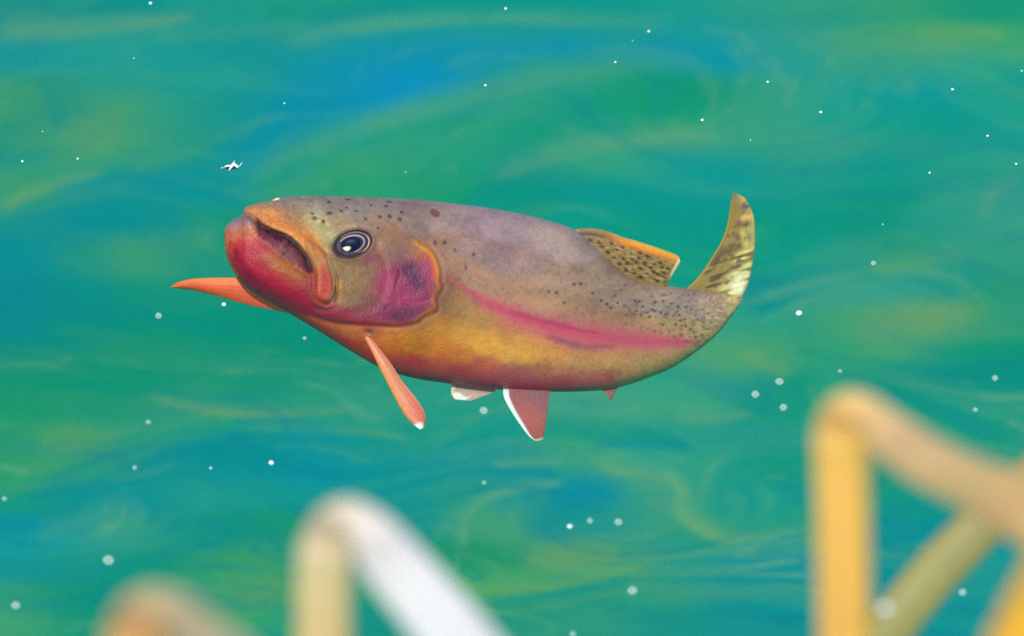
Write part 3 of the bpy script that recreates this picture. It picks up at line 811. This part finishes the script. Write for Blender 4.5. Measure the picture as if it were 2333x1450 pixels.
fc = fish_pigment(PX, PY)
fm = fc.mean(-1, keepdims=True)
fc = np.clip(fm + (fc - fm) * (1.10 + 0 * PX)[..., None], 0.004, 1)
fc = fc * (1 + sstep(650, 880, PY) * .55)[..., None] * np.array([1.10, 0.97, 0.885]) * (0.62 + 0.14 * sstep(950, 1100, PX))[..., None]  # pigment gain offsets the shading: belly lightened, head darkened
skin = pigment_mat("trout_skin", rough=0.5, gain=1.0, noise=((700, 0.12), (1800, 0.12)), coat=0.0, bump=(520, 0.4, 0.0005), spec=0.3, sheen=0.04)
body = grid_mesh("body", loc(PX, PY, PD), fc, wrap=True, mat=skin, parent=trout)

def surf_depth(px, py):
    """depth of the near skin at a pixel place"""
    m = (st > 0) & (np.abs(PX - px) < 14) & (np.abs(PY - py) < 14)
    X_, Y_, D_ = PX[m], PY[m], PD[m]
    i = np.argmin((X_ - px) ** 2 + (Y_ - py) ** 2)
    return float(D_[i])

# ---- eye: flattened ball with iris, pupil under a clear-coated cornea
def eye():
    n, m = 120, 160
    R = np.linspace(0, 1, n)[:, None]
    A = np.linspace(0, 2 * np.pi, m, endpoint=False)[None, :]
    r = math.radians(-18)
    u, v = 42 * R * np.cos(A), 28 * R * np.sin(A)
    X = u * math.cos(r) - v * math.sin(r)
    Y = u * math.sin(r) + v * math.cos(r)
    d0 = surf_depth(EYE[0], EYE[1])
    rimd = d0 + 3
    dome = 9.0 * np.sqrt(np.clip(1 - (R * .97) ** 2, 0, 1)) * np.ones_like(A)
    tilt = X * 0.04
    D = rimd - dome - tilt * 0
    # back closing
    P = np.stack([EYE[0] + X, EYE[1] + Y, D], -1)
    pts = loc(P[..., 0], P[..., 1], P[..., 2])
    q = Paint(X, Y)
    q.c[:] = lin((44, 48, 84))
    e2 = np.hypot((u) / 42, (v) / 28)
    # ring geometry in eye frame, pupil slightly left of centre
    up, vp = u + 3, v + 1
    ep = np.hypot(up / 28, vp / 17.5)
    q.mix((120, 88, 66), sstep(1.0, 1.1, ep) * sstep(.98, .8, e2) * .4)
    q.mix((30, 30, 66), sstep(1.15, 1.25, ep) * sstep(1.62, 1.45, ep) * .85)
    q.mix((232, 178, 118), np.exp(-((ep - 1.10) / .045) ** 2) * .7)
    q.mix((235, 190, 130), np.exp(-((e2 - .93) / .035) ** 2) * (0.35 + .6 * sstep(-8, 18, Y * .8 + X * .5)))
    q.mix((190, 140, 100), np.exp(-((e2 - .80) / .03) ** 2) * sstep(0, 24, Y) * .6)
    q.c *= (1 + .35 * vnoise(A * 30 + R, R * 6, 5))[..., None]
    mt = pigment_mat("iris", rough=0.3, coat=0.0, spec=.25, noise=((900, .06),))
    o = grid_mesh("eye", pts, q.c, wrap=True, mat=mt, parent=trout)
    # pupil: its own convex lens
    u2, v2 = 27 * R * np.cos(A), 16.5 * R * np.sin(A)
    v2 = v2 - 0
    X2 = (u2 - 3) * math.cos(r) - (v2 - 1) * math.sin(r)
    Y2 = (u2 - 3) * math.sin(r) + (v2 - 1) * math.cos(r)
    ee = np.hypot((X2) / 42, (Y2) / 28)
    D2 = rimd - 9.0 * np.sqrt(np.clip(1 - (ee * .97) ** 2, 0, 1)) - 0.4 - 2.6 * np.sqrt(np.clip(1 - R ** 2, 0, 1))
    q2 = Paint(X2, Y2)
    q2.c[:] = lin((8, 18, 48))
    q2.blob(-15, 11, 11, 5.5, -18, (250, 235, 190), 1.0, 3)      # eye highlight, painted as a cream patch on the pupil
    q2.mix((70, 90, 130), np.exp(-((np.hypot(u2 / 26, v2 / 17.5) - .93) / .05) ** 2) * .35)
    mp = pigment_mat("pupil", rough=0.35, coat=0.0, spec=.06, noise=((900, .03),))
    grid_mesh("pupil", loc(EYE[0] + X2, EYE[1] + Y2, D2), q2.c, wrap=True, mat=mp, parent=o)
eye()

# ---- fins: a blade between two edge curves, with rays and thickness
def fin(name, edgeA, edgeB, depthA, depthB, paint, mat, thick=2.2, rays=16, nA=140, nB=60, ray_amp=0.12, ray_col=.02, label=None, curl=0):
    """edgeA, edgeB: root->tip pixel curves of the two long margins; depthA/B: depth keys along each."""
    EA, EB = catmull(edgeA, nA), catmull(edgeB, nA)
    t = np.linspace(0, 1, nA)
    da = np.interp(t, np.linspace(0, 1, len(depthA)), depthA)
    db = np.interp(t, np.linspace(0, 1, len(depthB)), depthB)
    # smooth the depth keys
    ker = np.ones(15) / 15
    da = np.convolve(np.pad(da, 7, mode='edge'), ker, 'valid')
    db = np.convolve(np.pad(db, 7, mode='edge'), ker, 'valid')
    s = np.linspace(0, 1, nB)
    front, back, cols = [], [], []
    X = EA[:, None, 0] * (1 - s) + EB[:, None, 0] * s
    Y = EA[:, None, 1] * (1 - s) + EB[:, None, 1] * s
    D = da[:, None] * (1 - s) + db[:, None] * s - curl * np.sin(np.pi * s)[None, :]
    ridge = ray_amp * np.cos(2 * np.pi * rays * s + 2.0 * np.sin(t[:, None] * 3))
    edge = np.sqrt(np.clip(1 - (2 * s - 1) ** 6, 0, 1))[None, :] * np.sqrt(np.clip(1 - t ** 14, 0, 1))[:, None]
    T = thick * (1.25 - .7 * t[:, None]) * edge
    c = paint(X, Y, t[:, None] * np.ones_like(s), np.ones_like(t)[:, None] * s)
    c = c * (1 + ray_col * np.cos(2 * np.pi * rays * s + 2.0 * np.sin(t[:, None] * 3)))[..., None]
    F = np.stack([X, Y, D - T - ridge * edge], -1)
    B = np.stack([X, Y, D + T + ridge * edge], -1)
    G = np.concatenate([F, B[:, ::-1]], 1)
    C_ = np.concatenate([c, c[:, ::-1]], 1)
    o = grid_mesh(name, loc(G[..., 0], G[..., 1], G[..., 2]), C_, wrap=True, mat=mat, parent=trout)
    if label:
        o["label"] = label
    return o

finmat = pigment_mat("fin_membrane", rough=0.5, transl=0.3, noise=((500, 0.12),), coat=0.1, spec=.4)
spotfin = pigment_mat("spotted_fin_membrane", rough=0.55, transl=0.25, noise=((600, 0.12),), coat=0.0, spec=.2)

def p_far_pec(x, y, t, s):
    P = Paint(x, y)
    P.c[:] = lin((238, 98, 58))
    P.mix((252, 140, 50), sstep(.4, 0, s) * .8)
    P.mix((225, 150, 60), sstep(.88, 1, t) * .7)
    P.mix((250, 130, 105), sstep(.55, .2, t) * .5)
    n = vnoise(x / 60 + y / 10, y / 3.2 - x / 22, 4)
    P.mix((225, 80, 60), sstep(0, .4, n) * .35)
    return P.c
fin("pectoral_fin", [(668, 668), (620, 645), (557, 635), (500, 633), (440, 636), (408, 643), (389, 653)],
    [(700, 722), (672, 717), (617, 706), (557, 693), (498, 676), (439, 662), (391, 656)],
    [-72, -60, -40, -15], [-66, -54, -36, -15], p_far_pec, finmat, thick=1.8, rays=6, curl=8, label="far pectoral fin spread out flat and plain orange")

def p_near_pec(x, y, t, s):
    P = Paint(x, y)
    P.c[:] = lin((240, 138, 104))
    P.mix((250, 150, 60), sstep(.45, .05, s) * .9)
    P.mix((235, 110, 95), sstep(.5, .8, t) * .6)
    P.mix((240, 160, 125), np.exp(-((s - .45) / .2) ** 2) * sstep(.7, .2, t) * .6)
    P.mix((250, 240, 235), sstep(.86, .93, t + .10 * (1 - s) - .05) * sstep(.85, .5, s))
    P.mix((250, 190, 160), sstep(.90, .98, s) * .6)
    return P.c
sd = surf_depth(842, 775)
fin("pectoral_fin", [(828, 768), (845, 799), (869, 848), (900, 908), (922, 946), (942, 968), (957, 979)],
    [(843, 766), (859, 786), (890, 827), (917, 869), (946, 905), (968, 941), (970, 972)],
    [sd + 4, sd - 14, sd - 26, sd - 34], [sd + 4, sd - 8, sd - 16, sd - 20], p_near_pec, finmat, thick=3.2, rays=5, label="near pectoral fin hanging edge on, white at its tip", curl=4)

def p_pelvic(x, y, t, s):
    P = Paint(x, y)
    P.c[:] = lin((205, 102, 95))
    P.mix((160, 95, 100), sstep(.55, .1, t) * .8)
    P.mix((150, 95, 105), sstep(.4, .8, s) * sstep(.75, .3, t) * .5)
    P.mix((252, 245, 240), sstep(.15, .10, s) * sstep(.02, .12, t))
    P.mix((250, 225, 190), sstep(.9, .96, t))
    P.mix((190, 120, 95), sstep(.92, 1, s) * .5)
    return P.c
fin("pelvic_fin", [(1146, 878), (1148, 905), (1164, 936), (1188, 972), (1205, 994), (1222, 1006)],
    [(1254, 878), (1251, 905), (1248, 930), (1245, 955), (1241, 985), (1238, 1002)],
    [0, -8, -16, -20], [30, 24, 16, 10], p_pelvic, finmat, thick=2.0, rays=9, label="near pelvic fin, pink with a white leading edge")
def p_pelvic2(x, y, t, s):
    P = Paint(x, y)
    P.c[:] = lin((190, 140, 125))
    P.mix((235, 200, 180), sstep(.3, .6, t) * .5)
    P.mix((250, 245, 235), sstep(.62, .78, t + .1 * np.sin(s * 9)) * sstep(.75, .55, s))
    P.mix((235, 215, 190), sstep(.12, .06, s) * .7)
    return P.c
fin("pelvic_fin", [(1029, 866), (1028, 880), (1028, 897), (1036, 910)],
    [(1135, 876), (1126, 893), (1104, 902), (1072, 914)],
    [10, 6, 4, 0], [30, 26, 18, 10], p_pelvic2, finmat, thick=2.0, rays=7, label="far pelvic fin, pale with a white rim")

def p_anal(x, y, t, s):
    P = Paint(x, y)
    P.c[:] = lin((165, 105, 92))
    P.mix((120, 75, 75), sstep(.6, 1, t) * .6)
    return P.c
fin("anal_fin", [(1366, 880), (1374, 892), (1382, 901), (1388, 911)], [(1412, 876), (1405, 888), (1399, 900), (1394, 911)],
    [85, 80, 78, 76], [100, 92, 84, 78], p_anal, finmat, thick=3, rays=3)

def p_dorsal(x, y, t, s):
    P = Paint(x, y)
    P.c[:] = lin((160, 128, 78))
    P.mix((150, 125, 110), sstep(.35, .0, t) * .8)
    P.mix((185, 140, 80), sstep(.5, .9, t) * .5)
    P.mix((150, 110, 60), sstep(.35, .8, s) * .4)
    rng = random.Random(9)
    DS = [(1345,548),(1367,551),(1394,555),(1373,563),(1420,563),(1437,576),(1459,576),(1475,584),(1421,590),(1450,598),(1470,600),(1491,604),(1508,610),(1490,620),(1512,622),(1398,586),(1412,602),(1427,615),(1443,622),(1460,612),(1475,622),(1490,634),(1512,632),(1498,640),(1522,612),(1505,600),(1405,570),(1385,575),(1440,590),(1455,588),(1475,640),(1460,632),(1482,610),(1500,626),(1430,600)]
    for a_, b_ in DS:
        P.blob(a_, b_, rng.uniform(5, 8), rng.uniform(3.4, 5), 22, (48, 38, 48), .9, 1.4)
    for i in range(90):
        a_ = rng.uniform(1330, 1540); b_ = rng.uniform(545, 650)
        P.blob(a_, b_, rng.uniform(3, 5), rng.uniform(2, 3), 22, (85, 60, 50), .6, 1.2)
    n = vnoise(x / 11 + y / 20, y / 4 - x / 14, 9)
    P.mix((215, 175, 110), sstep(.1, .4, n) * .45)
    P.mix((95, 75, 70), np.exp(-((s - .13) / .035) ** 2) * sstep(.6, .2, t) * .9)
    P.mix((250, 120, 40), np.exp(-((s - .13) / .06) ** 2) * sstep(.25, .5, t) * .75)
    P.mix((255, 185, 60), np.exp(-((s - .06) / .07) ** 2) * sstep(.3, .6, t) * .7)
    P.mix((250, 215, 175), sstep(.90, .95, t) * sstep(.75, .45, s) * .95)
    P.mix((210, 170, 110), sstep(.96, 1.0, t) * .7)
    return P.c
fin("dorsal_fin", [(1296, 528), (1320, 522), (1349, 521), (1385, 528), (1418, 540), (1459, 552), (1501, 566), (1532, 577), (1545, 584), (1550, 596)],
    [(1330, 600), (1350, 610), (1375, 625), (1400, 640), (1430, 652), (1455, 660), (1480, 662), (1502, 662), (1518, 652)],
    [82, 92, 104, 116], [100, 120, 142, 150], p_dorsal, spotfin, thick=2.0, rays=13, nA=200, nB=110, label="dorsal fin, black spotted with a glowing orange upper edge")

def p_tail(x, y, t, s):
    P = Paint(x, y)
    P.c[:] = lin((152, 122, 58))
    P.mix((165, 140, 100), sstep(.75, 1, t) * .7)
    P.mix((205, 185, 110), sstep(.35, .9, s) * .6)
    # slanting bars between the rays
    b = vnoise((x + y * .55) / 30 + 4, (y + x * .28) / 7.0, 12)
    lowr = sstep(520, 600, y)
    P.mix((85, 62, 42), sstep(.0, .25, b) * .85 * lowr)
    P.mix((245, 225, 150), sstep(.02, .3, -b) * .9 * lowr * sstep(.35, .8, s))
    rng = random.Random(3)
    for i in range(46):
        b_ = rng.uniform(455, 655); a_ = np.interp(b_, [455, 560, 655], [1692, 1676, 1632]) + rng.uniform(-28, 26)
        P.blob(a_, b_, rng.uniform(3.5, 6), rng.uniform(2.5, 4), -25, (88, 66, 58), rng.uniform(.4, .8), 1.3)
    for a_, b_, rx, ry, c_ in [(1698,472,12,9,(95,70,95)),(1684,510,8,8,(120,80,80)),(1700,512,11,6,(110,70,80)),(1681,542,7,9,(105,80,60)),(1685,562,7,7,(110,85,60)),
                     (1706,540,5,14,(140,120,105)),(1700,495,16,7,(232,180,105)),(1693,532,7,10,(200,180,90)),(1700,555,8,8,(205,185,95)),(1665,560,6,6,(110,88,50)),(1650,590,6,5,(100,75,45)),(1690,595,9,3,(90,60,80)),(1700,605,9,3,(235,215,150)),(1696,620,10,3,(240,220,160))]:
        P.blob(a_, b_, rx, ry, -15, c_, .85, 1.2)
    P.mix((255, 242, 205), np.exp(-(((x - 1684) / 17) ** 2 + ((y - 652) / 26) ** 2)) * .85)  # bright sheen at the tail base, painted into the colour
    P.mix((190, 168, 125), sstep(668, 690, y) * .6)
    P.mix((175, 150, 60), sstep(.08, .02, s) * .8)
    P.mix((150, 135, 110), sstep(.96, 1, s) * .6)
    return P.c
fin("caudal_fin", [(1545, 690), (1561, 662), (1592, 630), (1622, 586), (1646, 545), (1659, 503), (1665, 462), (1670, 440)],
    [(1658, 712), (1684, 688), (1696, 666), (1704, 650), (1712, 612), (1719, 572), (1720, 532), (1717, 492), (1700, 455), (1684, 444)],
    [205, 225, 232, 228], [236, 238, 226, 215], p_tail, spotfin, thick=2.4, rays=6, nA=240, nB=110, ray_amp=.3, curl=5)

# ------------------------------------------------------------------ foreground reeds
def reed(name, keys, label, colors, group=None, fold=0.35, seed=0):
    """keys: (px, py, D, width px) centre line from the foot up over the bend; colours along it. One bent, half-rolled leaf."""
    W = np.array([list(world_at(k[0], k[1], k[2])) + [k[3] * K * k[2] / FOCUS] for k in keys])
    n = 260
    C_ = catmull(W, n)
    pos, wd = C_[:, :3], C_[:, 3]
    tan = np.gradient(pos, axis=0)
    tan /= np.linalg.norm(tan, axis=1)[:, None] + 1e-9
    view = np.array([0, -CP, SP])
    side = np.cross(tan, view)
    side /= np.linalg.norm(side, axis=1)[:, None] + 1e-9
    nor = np.cross(side, tan)
    m = 48
    a = np.linspace(0, 2 * np.pi, m, endpoint=False)
    hw = wd[:, None] / 2
    ribs = 1 + 0.03 * np.cos(9 * a)[None, :]
    offs = np.cos(a)[None, :] * hw * ribs
    dep = np.sin(a)[None, :] * hw * fold * ribs
    P = pos[:, None] + side[:, None] * offs[..., None] + nor[:, None] * dep[..., None]
    t = np.linspace(0, 1, n)
    cc = np.array([lin(c) for c in colors])
    base = np.stack([np.interp(t, np.linspace(0, 1, len(cc)), cc[:, i]) for i in range(3)], -1)
    fib = 1 + 0.18 * vnoise(a[None, :] * 6 + 0 * t[:, None], t[:, None] * 6, seed) + 0.14 * fbm(a[None, :] * 2, t[:, None] * 9, seed + 5, 3)
    c = base[:, None] * fib[..., None]
    mt = REEDMAT
    o = grid_mesh(name, P, c, wrap=True, mat=mt)
    tag(o, label, "reed", group)
    return o
REEDMAT = pigment_mat("dry_reed", gain=0.72, rough=0.55, transl=0.15, noise=((30, 0.06), (160, 0.06)), spec=.35)
G = "bent dry reeds in front of the water"

def foot(px, py, D, width):
    """two keys carrying the reed straight down from (px, py, D) into the lake bed"""
    p = world_at(px, py, D)
    out = []
    for z in (-0.98, p[2] * 0.4, p[2] * 0.75, p[2] * 0.92):
        q = np.array([p[0], p[1], z])
        v = q - np.array([0, 0, CAMZ])
        d = v[1] * CP - v[2] * SP
        x_ = 1166.5 + v[0] / (K * d / FOCUS)
        y_ = 725 - (v[1] * SP + v[2] * CP) / (K * d / FOCUS)
        out.append((x_, y_, d, width))
    return out
reed("reed", foot(735, 1600, 2.853, 124) + [(735, 1600, 2.853, 122), (735, 1450, 2.853, 122), (736, 1330, 2.853, 122), (742, 1250, 2.853, 120), (765, 1198, 2.869, 103), (805, 1192, 2.869, 105), (850, 1232, 2.869, 127), (900, 1290, 2.858, 141), (970, 1370, 2.847, 150), (1040, 1455, 2.836, 158), (1140, 1580, 2.825, 150), (1330, 1850, 2.814, 103), (1500, 2100, 2.803, 28)],
     "pale reed stem near the middle, folded over with a sunlit white arm", [(160,130,80),(190,155,90),(222,188,112),(225,202,145),(232,214,180),(242,237,232),(245,245,245),(240,240,240),(220,210,190)], G, seed=1)  # sunlight on the arm is painted white into its colours
reed("reed", foot(1922, 1600, 2.934, 118) + [(1922, 1600, 2.934, 118), (1922, 1450, 2.934, 118), (1920, 1250, 2.934, 118), (1916, 1080, 2.934, 118), (1912, 1000, 2.934, 117), (1922, 950, 2.950, 102), (1960, 945, 2.950, 102), (2020, 990, 2.950, 113), (2110, 1050, 2.939, 117), (2200, 1095, 2.928, 120), (2290, 1140, 2.917, 141), (2380, 1195, 2.906, 141), (2550, 1330, 2.895, 113), (2750, 1600, 2.884, 28)],
     "amber upright reed on the right, its top folded into a pale sloping arm", [(190,130,50),(240,175,70),(246,185,75),(248,190,80),(250,195,90),(248,205,125),(225,190,140),(210,180,125),(225,180,120),(230,180,110)], G, seed=2)  # differing light on stem and arm is put into the colours
reed("reed", foot(1880, 1700, 3.667, 111) + [(1900, 1640, 3.667, 111), (2000, 1470, 3.667, 111), (2090, 1350, 3.667, 111), (2200, 1230, 3.667, 109), (2330, 1110, 3.667, 105), (2480, 1000, 3.667, 85), (2650, 900, 3.667, 19)],
     "dull olive reed leaning across behind the amber upright one", [(140,140,75),(150,150,85),(165,162,95),(170,160,98),(170,155,95)], G, seed=3)
reed("reed", foot(2190, 1900, 2.5, 160) + [(2215, 1800, 2.5, 160), (2270, 1640, 2.5, 190), (2345, 1480, 2.5, 195), (2425, 1320, 2.5, 190), (2520, 1130, 2.5, 160), (2600, 970, 2.5, 60)],
     "deep yellow reed cut off by the lower right corner", [(200,140,10),(238,172,5),(242,178,4),(235,170,10)], G, seed=4)
reed("reed", foot(300, 1650, 2.445, 141) + [(300, 1650, 2.445, 141), (300, 1530, 2.445, 141), (308, 1460, 2.445, 141), (322, 1412, 2.461, 122), (355, 1394, 2.461, 113), (400, 1415, 2.461, 127), (470, 1475, 2.450, 141), (560, 1560, 2.439, 141), (760, 1800, 2.428, 28)],
     "very blurred tan reed hump at the lower left edge", [(190,160,90),(200,165,100),(215,170,105),(232,172,100),(200,180,135),(190,180,145),(190,180,145)], G, seed=5)

# ------------------------------------------------------------------ floating foam bubbles and the insect
def bubble_mat():
    m = bpy.data.materials.new("bubble_film")
    m.use_nodes = True
    t = m.node_tree
    N, L = t.nodes, t.links
    b = N["Principled BSDF"]
    b.inputs["Base Color"].default_value = (0.85, 0.92, 0.9, 1)
    b.inputs["Roughness"].default_value = 0.1
    tr = N.new("ShaderNodeBsdfTransparent")
    tr.inputs[0].default_value = (0.95, 1, 0.98, 1)
    lw = N.new("ShaderNodeLayerWeight")
    lw.inputs[0].default_value = 0.45
    mr = N.new("ShaderNodeMapRange")
    mr.inputs[3].default_value, mr.inputs[4].default_value = 0.10, 0.75
    L.new(lw.outputs["Facing"], mr.inputs[0])
    mx = N.new("ShaderNodeMixShader")
    L.new(mr.outputs[0], mx.inputs[0])
    L.new(tr.outputs[0], mx.inputs[1])
    L.new(b.outputs[0], mx.inputs[2])
    L.new(mx.outputs[0], N["Material Output"].inputs[0])
    return m
foam = plain_mat("foam_film", (0.86, 0.9, 0.9), rough=0.15, coat=0.8, var=.05)
film = bubble_mat()
def bubble_mesh(seed):
    n, m = 10, 20
    prof = [(0.0, 1.0), (.35, .93), (.65, .74), (.86, .48), (.97, .22), (1.0, .08), (1.07, .0), (.99, -.10), (.9, -.4), (.7, -.66), (.38, -.86), (0.0, -.92)]
    A = np.linspace(0, 2 * np.pi, m, endpoint=False)
    R = np.array(prof)
    w1 = 1 + .10 * np.sin(A * 2 + seed) + .05 * np.sin(3 * A + 2 * seed)
    P = np.stack([R[:, 0][:, None] * np.cos(A) * w1, R[:, 0][:, None] * np.sin(A), R[:, 1][:, None] * np.ones_like(A)], -1)
    return P
SPECKS = [
 (343,8,9,"bright foam bubble at the top edge above the insect, left part of the water"),
 (1152,20,8,"foam bubble at the top edge above the blue streak in the water"),
 (1478,72,8,"foam bubble in the pale band near the top, right of the blue streak"),
 (1441,93,3,"faint pinprick of foam just below left of the bubble in the pale top band"),
 (1402,142,6,"small foam bubble on the right tail of the blue streak"),
 (1106,195,7,"small foam bubble at the right end of the brightest blue water"),
 (305,133,4,"tiny foam speck high on the left, far above the insect"),
 (648,236,5,"tiny foam speck at the left rim of the bright blue water"),
 (1749,187,7,"small foam bubble high above the tip of the tail"),
 (2170,204,7,"small foam bubble high on the right below the yellow streak"),
 (1600,274,8,"foam bubble above the gap between dorsal fin and tail, on dark green water"),
 (1870,256,8,"oval foam bubble above and right of the tail tip"),
 (2328,162,5,"foam speck cut by the right edge near the top corner"),
 (2250,310,7,"small diamond shaped foam bubble in the upper right water"),
 (2315,374,6,"small foam bubble beside the right edge above the pale curved streak"),
 (2118,394,6,"double foam speck left of the pale curved streak on the right"),
 (51,368,7,"small foam bubble near the left edge, level with the insect"),
 (177,362,6,"small foam bubble between the left edge bubble and the insect"),
 (97,300,3,"pinprick of foam on the yellowish patch at the far left"),
 (924,392,3,"pinprick of foam just above the back of the trout's head"),
 (1710,320,4,"tiny foam speck directly above the tip of the tail"),
 (510,694,10,"bright bubble just below the orange fin spread on the left"),
 (361,720,9,"bubble below and left of the tip of the spread orange fin"),
 (694,771,5,"faint bubble beside the red throat of the trout"),
 (1820,714,14,"largest and brightest bubble, in open water right of the tail root"),
 (1990,600,7,"small bluish bubble on the yellow green patch right of the tail"),
 (2011,512,3,"pinprick of foam above the yellow green patch right of the tail"),
 (2267,862,8,"bubble by the right edge above the sloping reed arm"),
 (2222,934,6,"faint bubble just above the sloping reed arm"),
 (1776,870,10,"upper right bubble of the trio left of the amber reed's top"),
 (1721,899,10,"left bubble of the trio left of the amber reed's top"),
 (1785,929,10,"lowest bubble of the trio left of the amber reed's top"),
 (1914,846,5,"faint bubble just above the folded top of the amber reed"),
 (1102,936,10,"bubble between the two pelvic fins, under the belly"),
 (338,962,6,"faint bubble by the thin olive streak at the lower left"),
 (618,1055,11,"bright bubble in blue water above the pale middle reed"),
 (307,1066,6,"faint bubble in the curved bands at the lower left"),
 (480,1067,5,"faint bubble left of the bright one above the pale middle reed"),
 (247,1277,13,"large pale bubble above the blurred reed hump at the lower left"),
 (36,1380,10,"large faint bubble by the lower left corner"),
 (10,1137,6,"faint bubble cut by the left edge in the lower half"),
 (1298,1200,11,"brightest of three bubbles in a row over the blue swirl below the fish"),
 (1344,1187,7,"faint middle bubble of the row over the blue swirl below the fish"),
 (1409,1190,9,"right hand bubble of the row over the blue swirl below the fish"),
 (1441,1346,11,"round bubble at the bottom between the pale reed and the amber reed"),
 (2193,1350,9,"faint bubble between the leaning olive reed and the yellow corner reed"),
 (1103,1100,5,"faint bubble below the pelvic fins on the streaked blue water"),
 (1305,1445,7,"faint bubble cut by the bottom edge right of the pale reed"),
]
BG = "small foam bubbles floating on the lake"
protos = []
for k in range(10):
    P = bubble_mesh(k * 1.7)
    o = grid_mesh("foam_bubble", P * 1.0, None, wrap=True, mat=foam if k < 5 else film)
    protos.append(o.data)
    bpy.data.objects.remove(o)
for i, (px, py, s, lab) in enumerate(SPECKS):
    o = bpy.data.objects.new("foam_bubble", protos[i % 5 + (5 if py > 480 and "bright" not in lab else 0)])
    COL.objects.link(o)
    p = on_plane(px, py, 0.001)
    r = s * (0.46 if py < 480 else (0.5 if "bright" in lab else 0.85)) * K
    o.location = p
    o.rotation_euler = (0, 0, i * 1.3)
    o.scale = (r * .95, r * .95, r * .9)
    tag(o, lab, "bubble", BG)
# the one that lies in front of the leaning reed: on the reed itself
o = bpy.data.objects.new("foam_bubble", protos[1])
COL.objects.link(o)
o.location = world_at(2017, 1387, 3.4)
o.scale = (.0022,) * 3
tag(o, "bright droplet in front of the leaning olive reed beside the amber one", "bubble", BG)

insect = bpy.data.objects.new("insect", None)
COL.objects.link(insect)
insect.location = on_plane(531, 378, 0.002)
insect.empty_display_size = .01
tag(insect, "tiny white winged insect adrift on the water above the trout's snout", "insect")
IK = K * 1.02
def ivec(px, py, h=0.0):
    """insect local point: pixel offset from its centre laid on the water, h metres up"""
    p = on_plane(531 + px, 378 + py, 0.002) - on_plane(531, 378, 0.002)
    # rise h and slide so it keeps its place
    return np.array([p[0] , p[1] - h * CP / SP * 1.0, p[2] + h])
white_wing = plain_mat("insect_wing", (0.85, 0.83, 0.86), rough=.3, var=.04)
dark_mat = plain_mat("insect_dark", (0.02, 0.02, 0.04), rough=.3, var=.2)
def sweep(name, pts, rad, mat, flat=1.0):
    Q = catmull(pts, 24)
    R = np.interp(np.linspace(0, 1, 24), np.linspace(0, 1, len(rad)), rad)
    tan = np.gradient(Q, axis=0)
    tan /= np.linalg.norm(tan, axis=1)[:, None] + 1e-12
    vw = np.array([0, -CP, SP])
    sd_ = np.cross(tan, vw)
    sd_ /= np.linalg.norm(sd_, axis=1)[:, None] + 1e-12
    nn = np.cross(sd_, tan)
    a = np.linspace(0, 2 * np.pi, 12, endpoint=False)
    P = Q[:, None] + sd_[:, None] * (np.cos(a)[None, :] * R[:, None])[..., None] + nn[:, None] * (np.sin(a)[None, :] * R[:, None] * flat)[..., None]
    return grid_mesh(name, P, None, wrap=True, mat=mat, parent=insect)
px_ = K
sweep("abdomen", [ivec(-9, 11, .0015), ivec(-4, 4, .002), ivec(1, -3, .003), ivec(4, -10, .003)], [1.2*px_, 3.0*px_, 3.4*px_, 1.5*px_], white_wing, .8)
sweep("wing", [ivec(2, -4, .003), ivec(6, -1, .003), ivec(11, 3, .002), ivec(13, 4, .001)], [2*px_, 3.2*px_, 2.6*px_, 1*px_], white_wing, .25)
sweep("wing", [ivec(-4, 0, .003), ivec(-12, 1, .003), ivec(-18, 2.5, .002), ivec(-21, 3.5, .001)], [1.6*px_, 2.2*px_, 1.6*px_, .6*px_], white_wing, .25)
sweep("leg", [ivec(12, 3, .001), ivec(16, 0, .0015), ivec(20, -5, .002), ivec(21, -7, .002)], [1*px_, .9*px_, 1.1*px_, .8*px_], white_wing, 1)
sweep("leg", [ivec(-22, 5, .001), ivec(-25, 5, .0008), ivec(-27, 6, .0005)], [.7*px_, 1.1*px_, .5*px_], white_wing, 1)
sweep("dark_band", [ivec(-17, 4.5, .0006), ivec(-10, 5.5, .0008), ivec(-3, 5.5, .0008), ivec(8, 4, .0006)], [1.6*px_, 3.8*px_, 3.6*px_, 2.2*px_], dark_mat, .4)  # flat dark band lying low under the wings

# a small pale scrap stuck on the ridge of the snout
d0 = surf_depth(628, 460)
n_, m_ = 14, 16
tt = np.linspace(0, np.pi, n_)[:, None]
aa = np.linspace(0, 2 * np.pi, m_, endpoint=False)[None, :]
lx, ly, lz = -np.cos(tt) + 0 * aa, np.sin(tt) * np.cos(aa), np.sin(tt) * np.sin(aa)
lump = 1 + .25 * np.sin(3 * lx + 2 * aa)
Ps = loc(630 + 9 * lx, 456 - 1.5 * lx + 4.2 * ly * lump, -92 + 4 * lz)
grid_mesh("skin_scrap", Ps, None, wrap=True, mat=plain_mat("pale_scrap", (215, 200, 150), rough=.5, var=.25, scale=900), parent=trout)
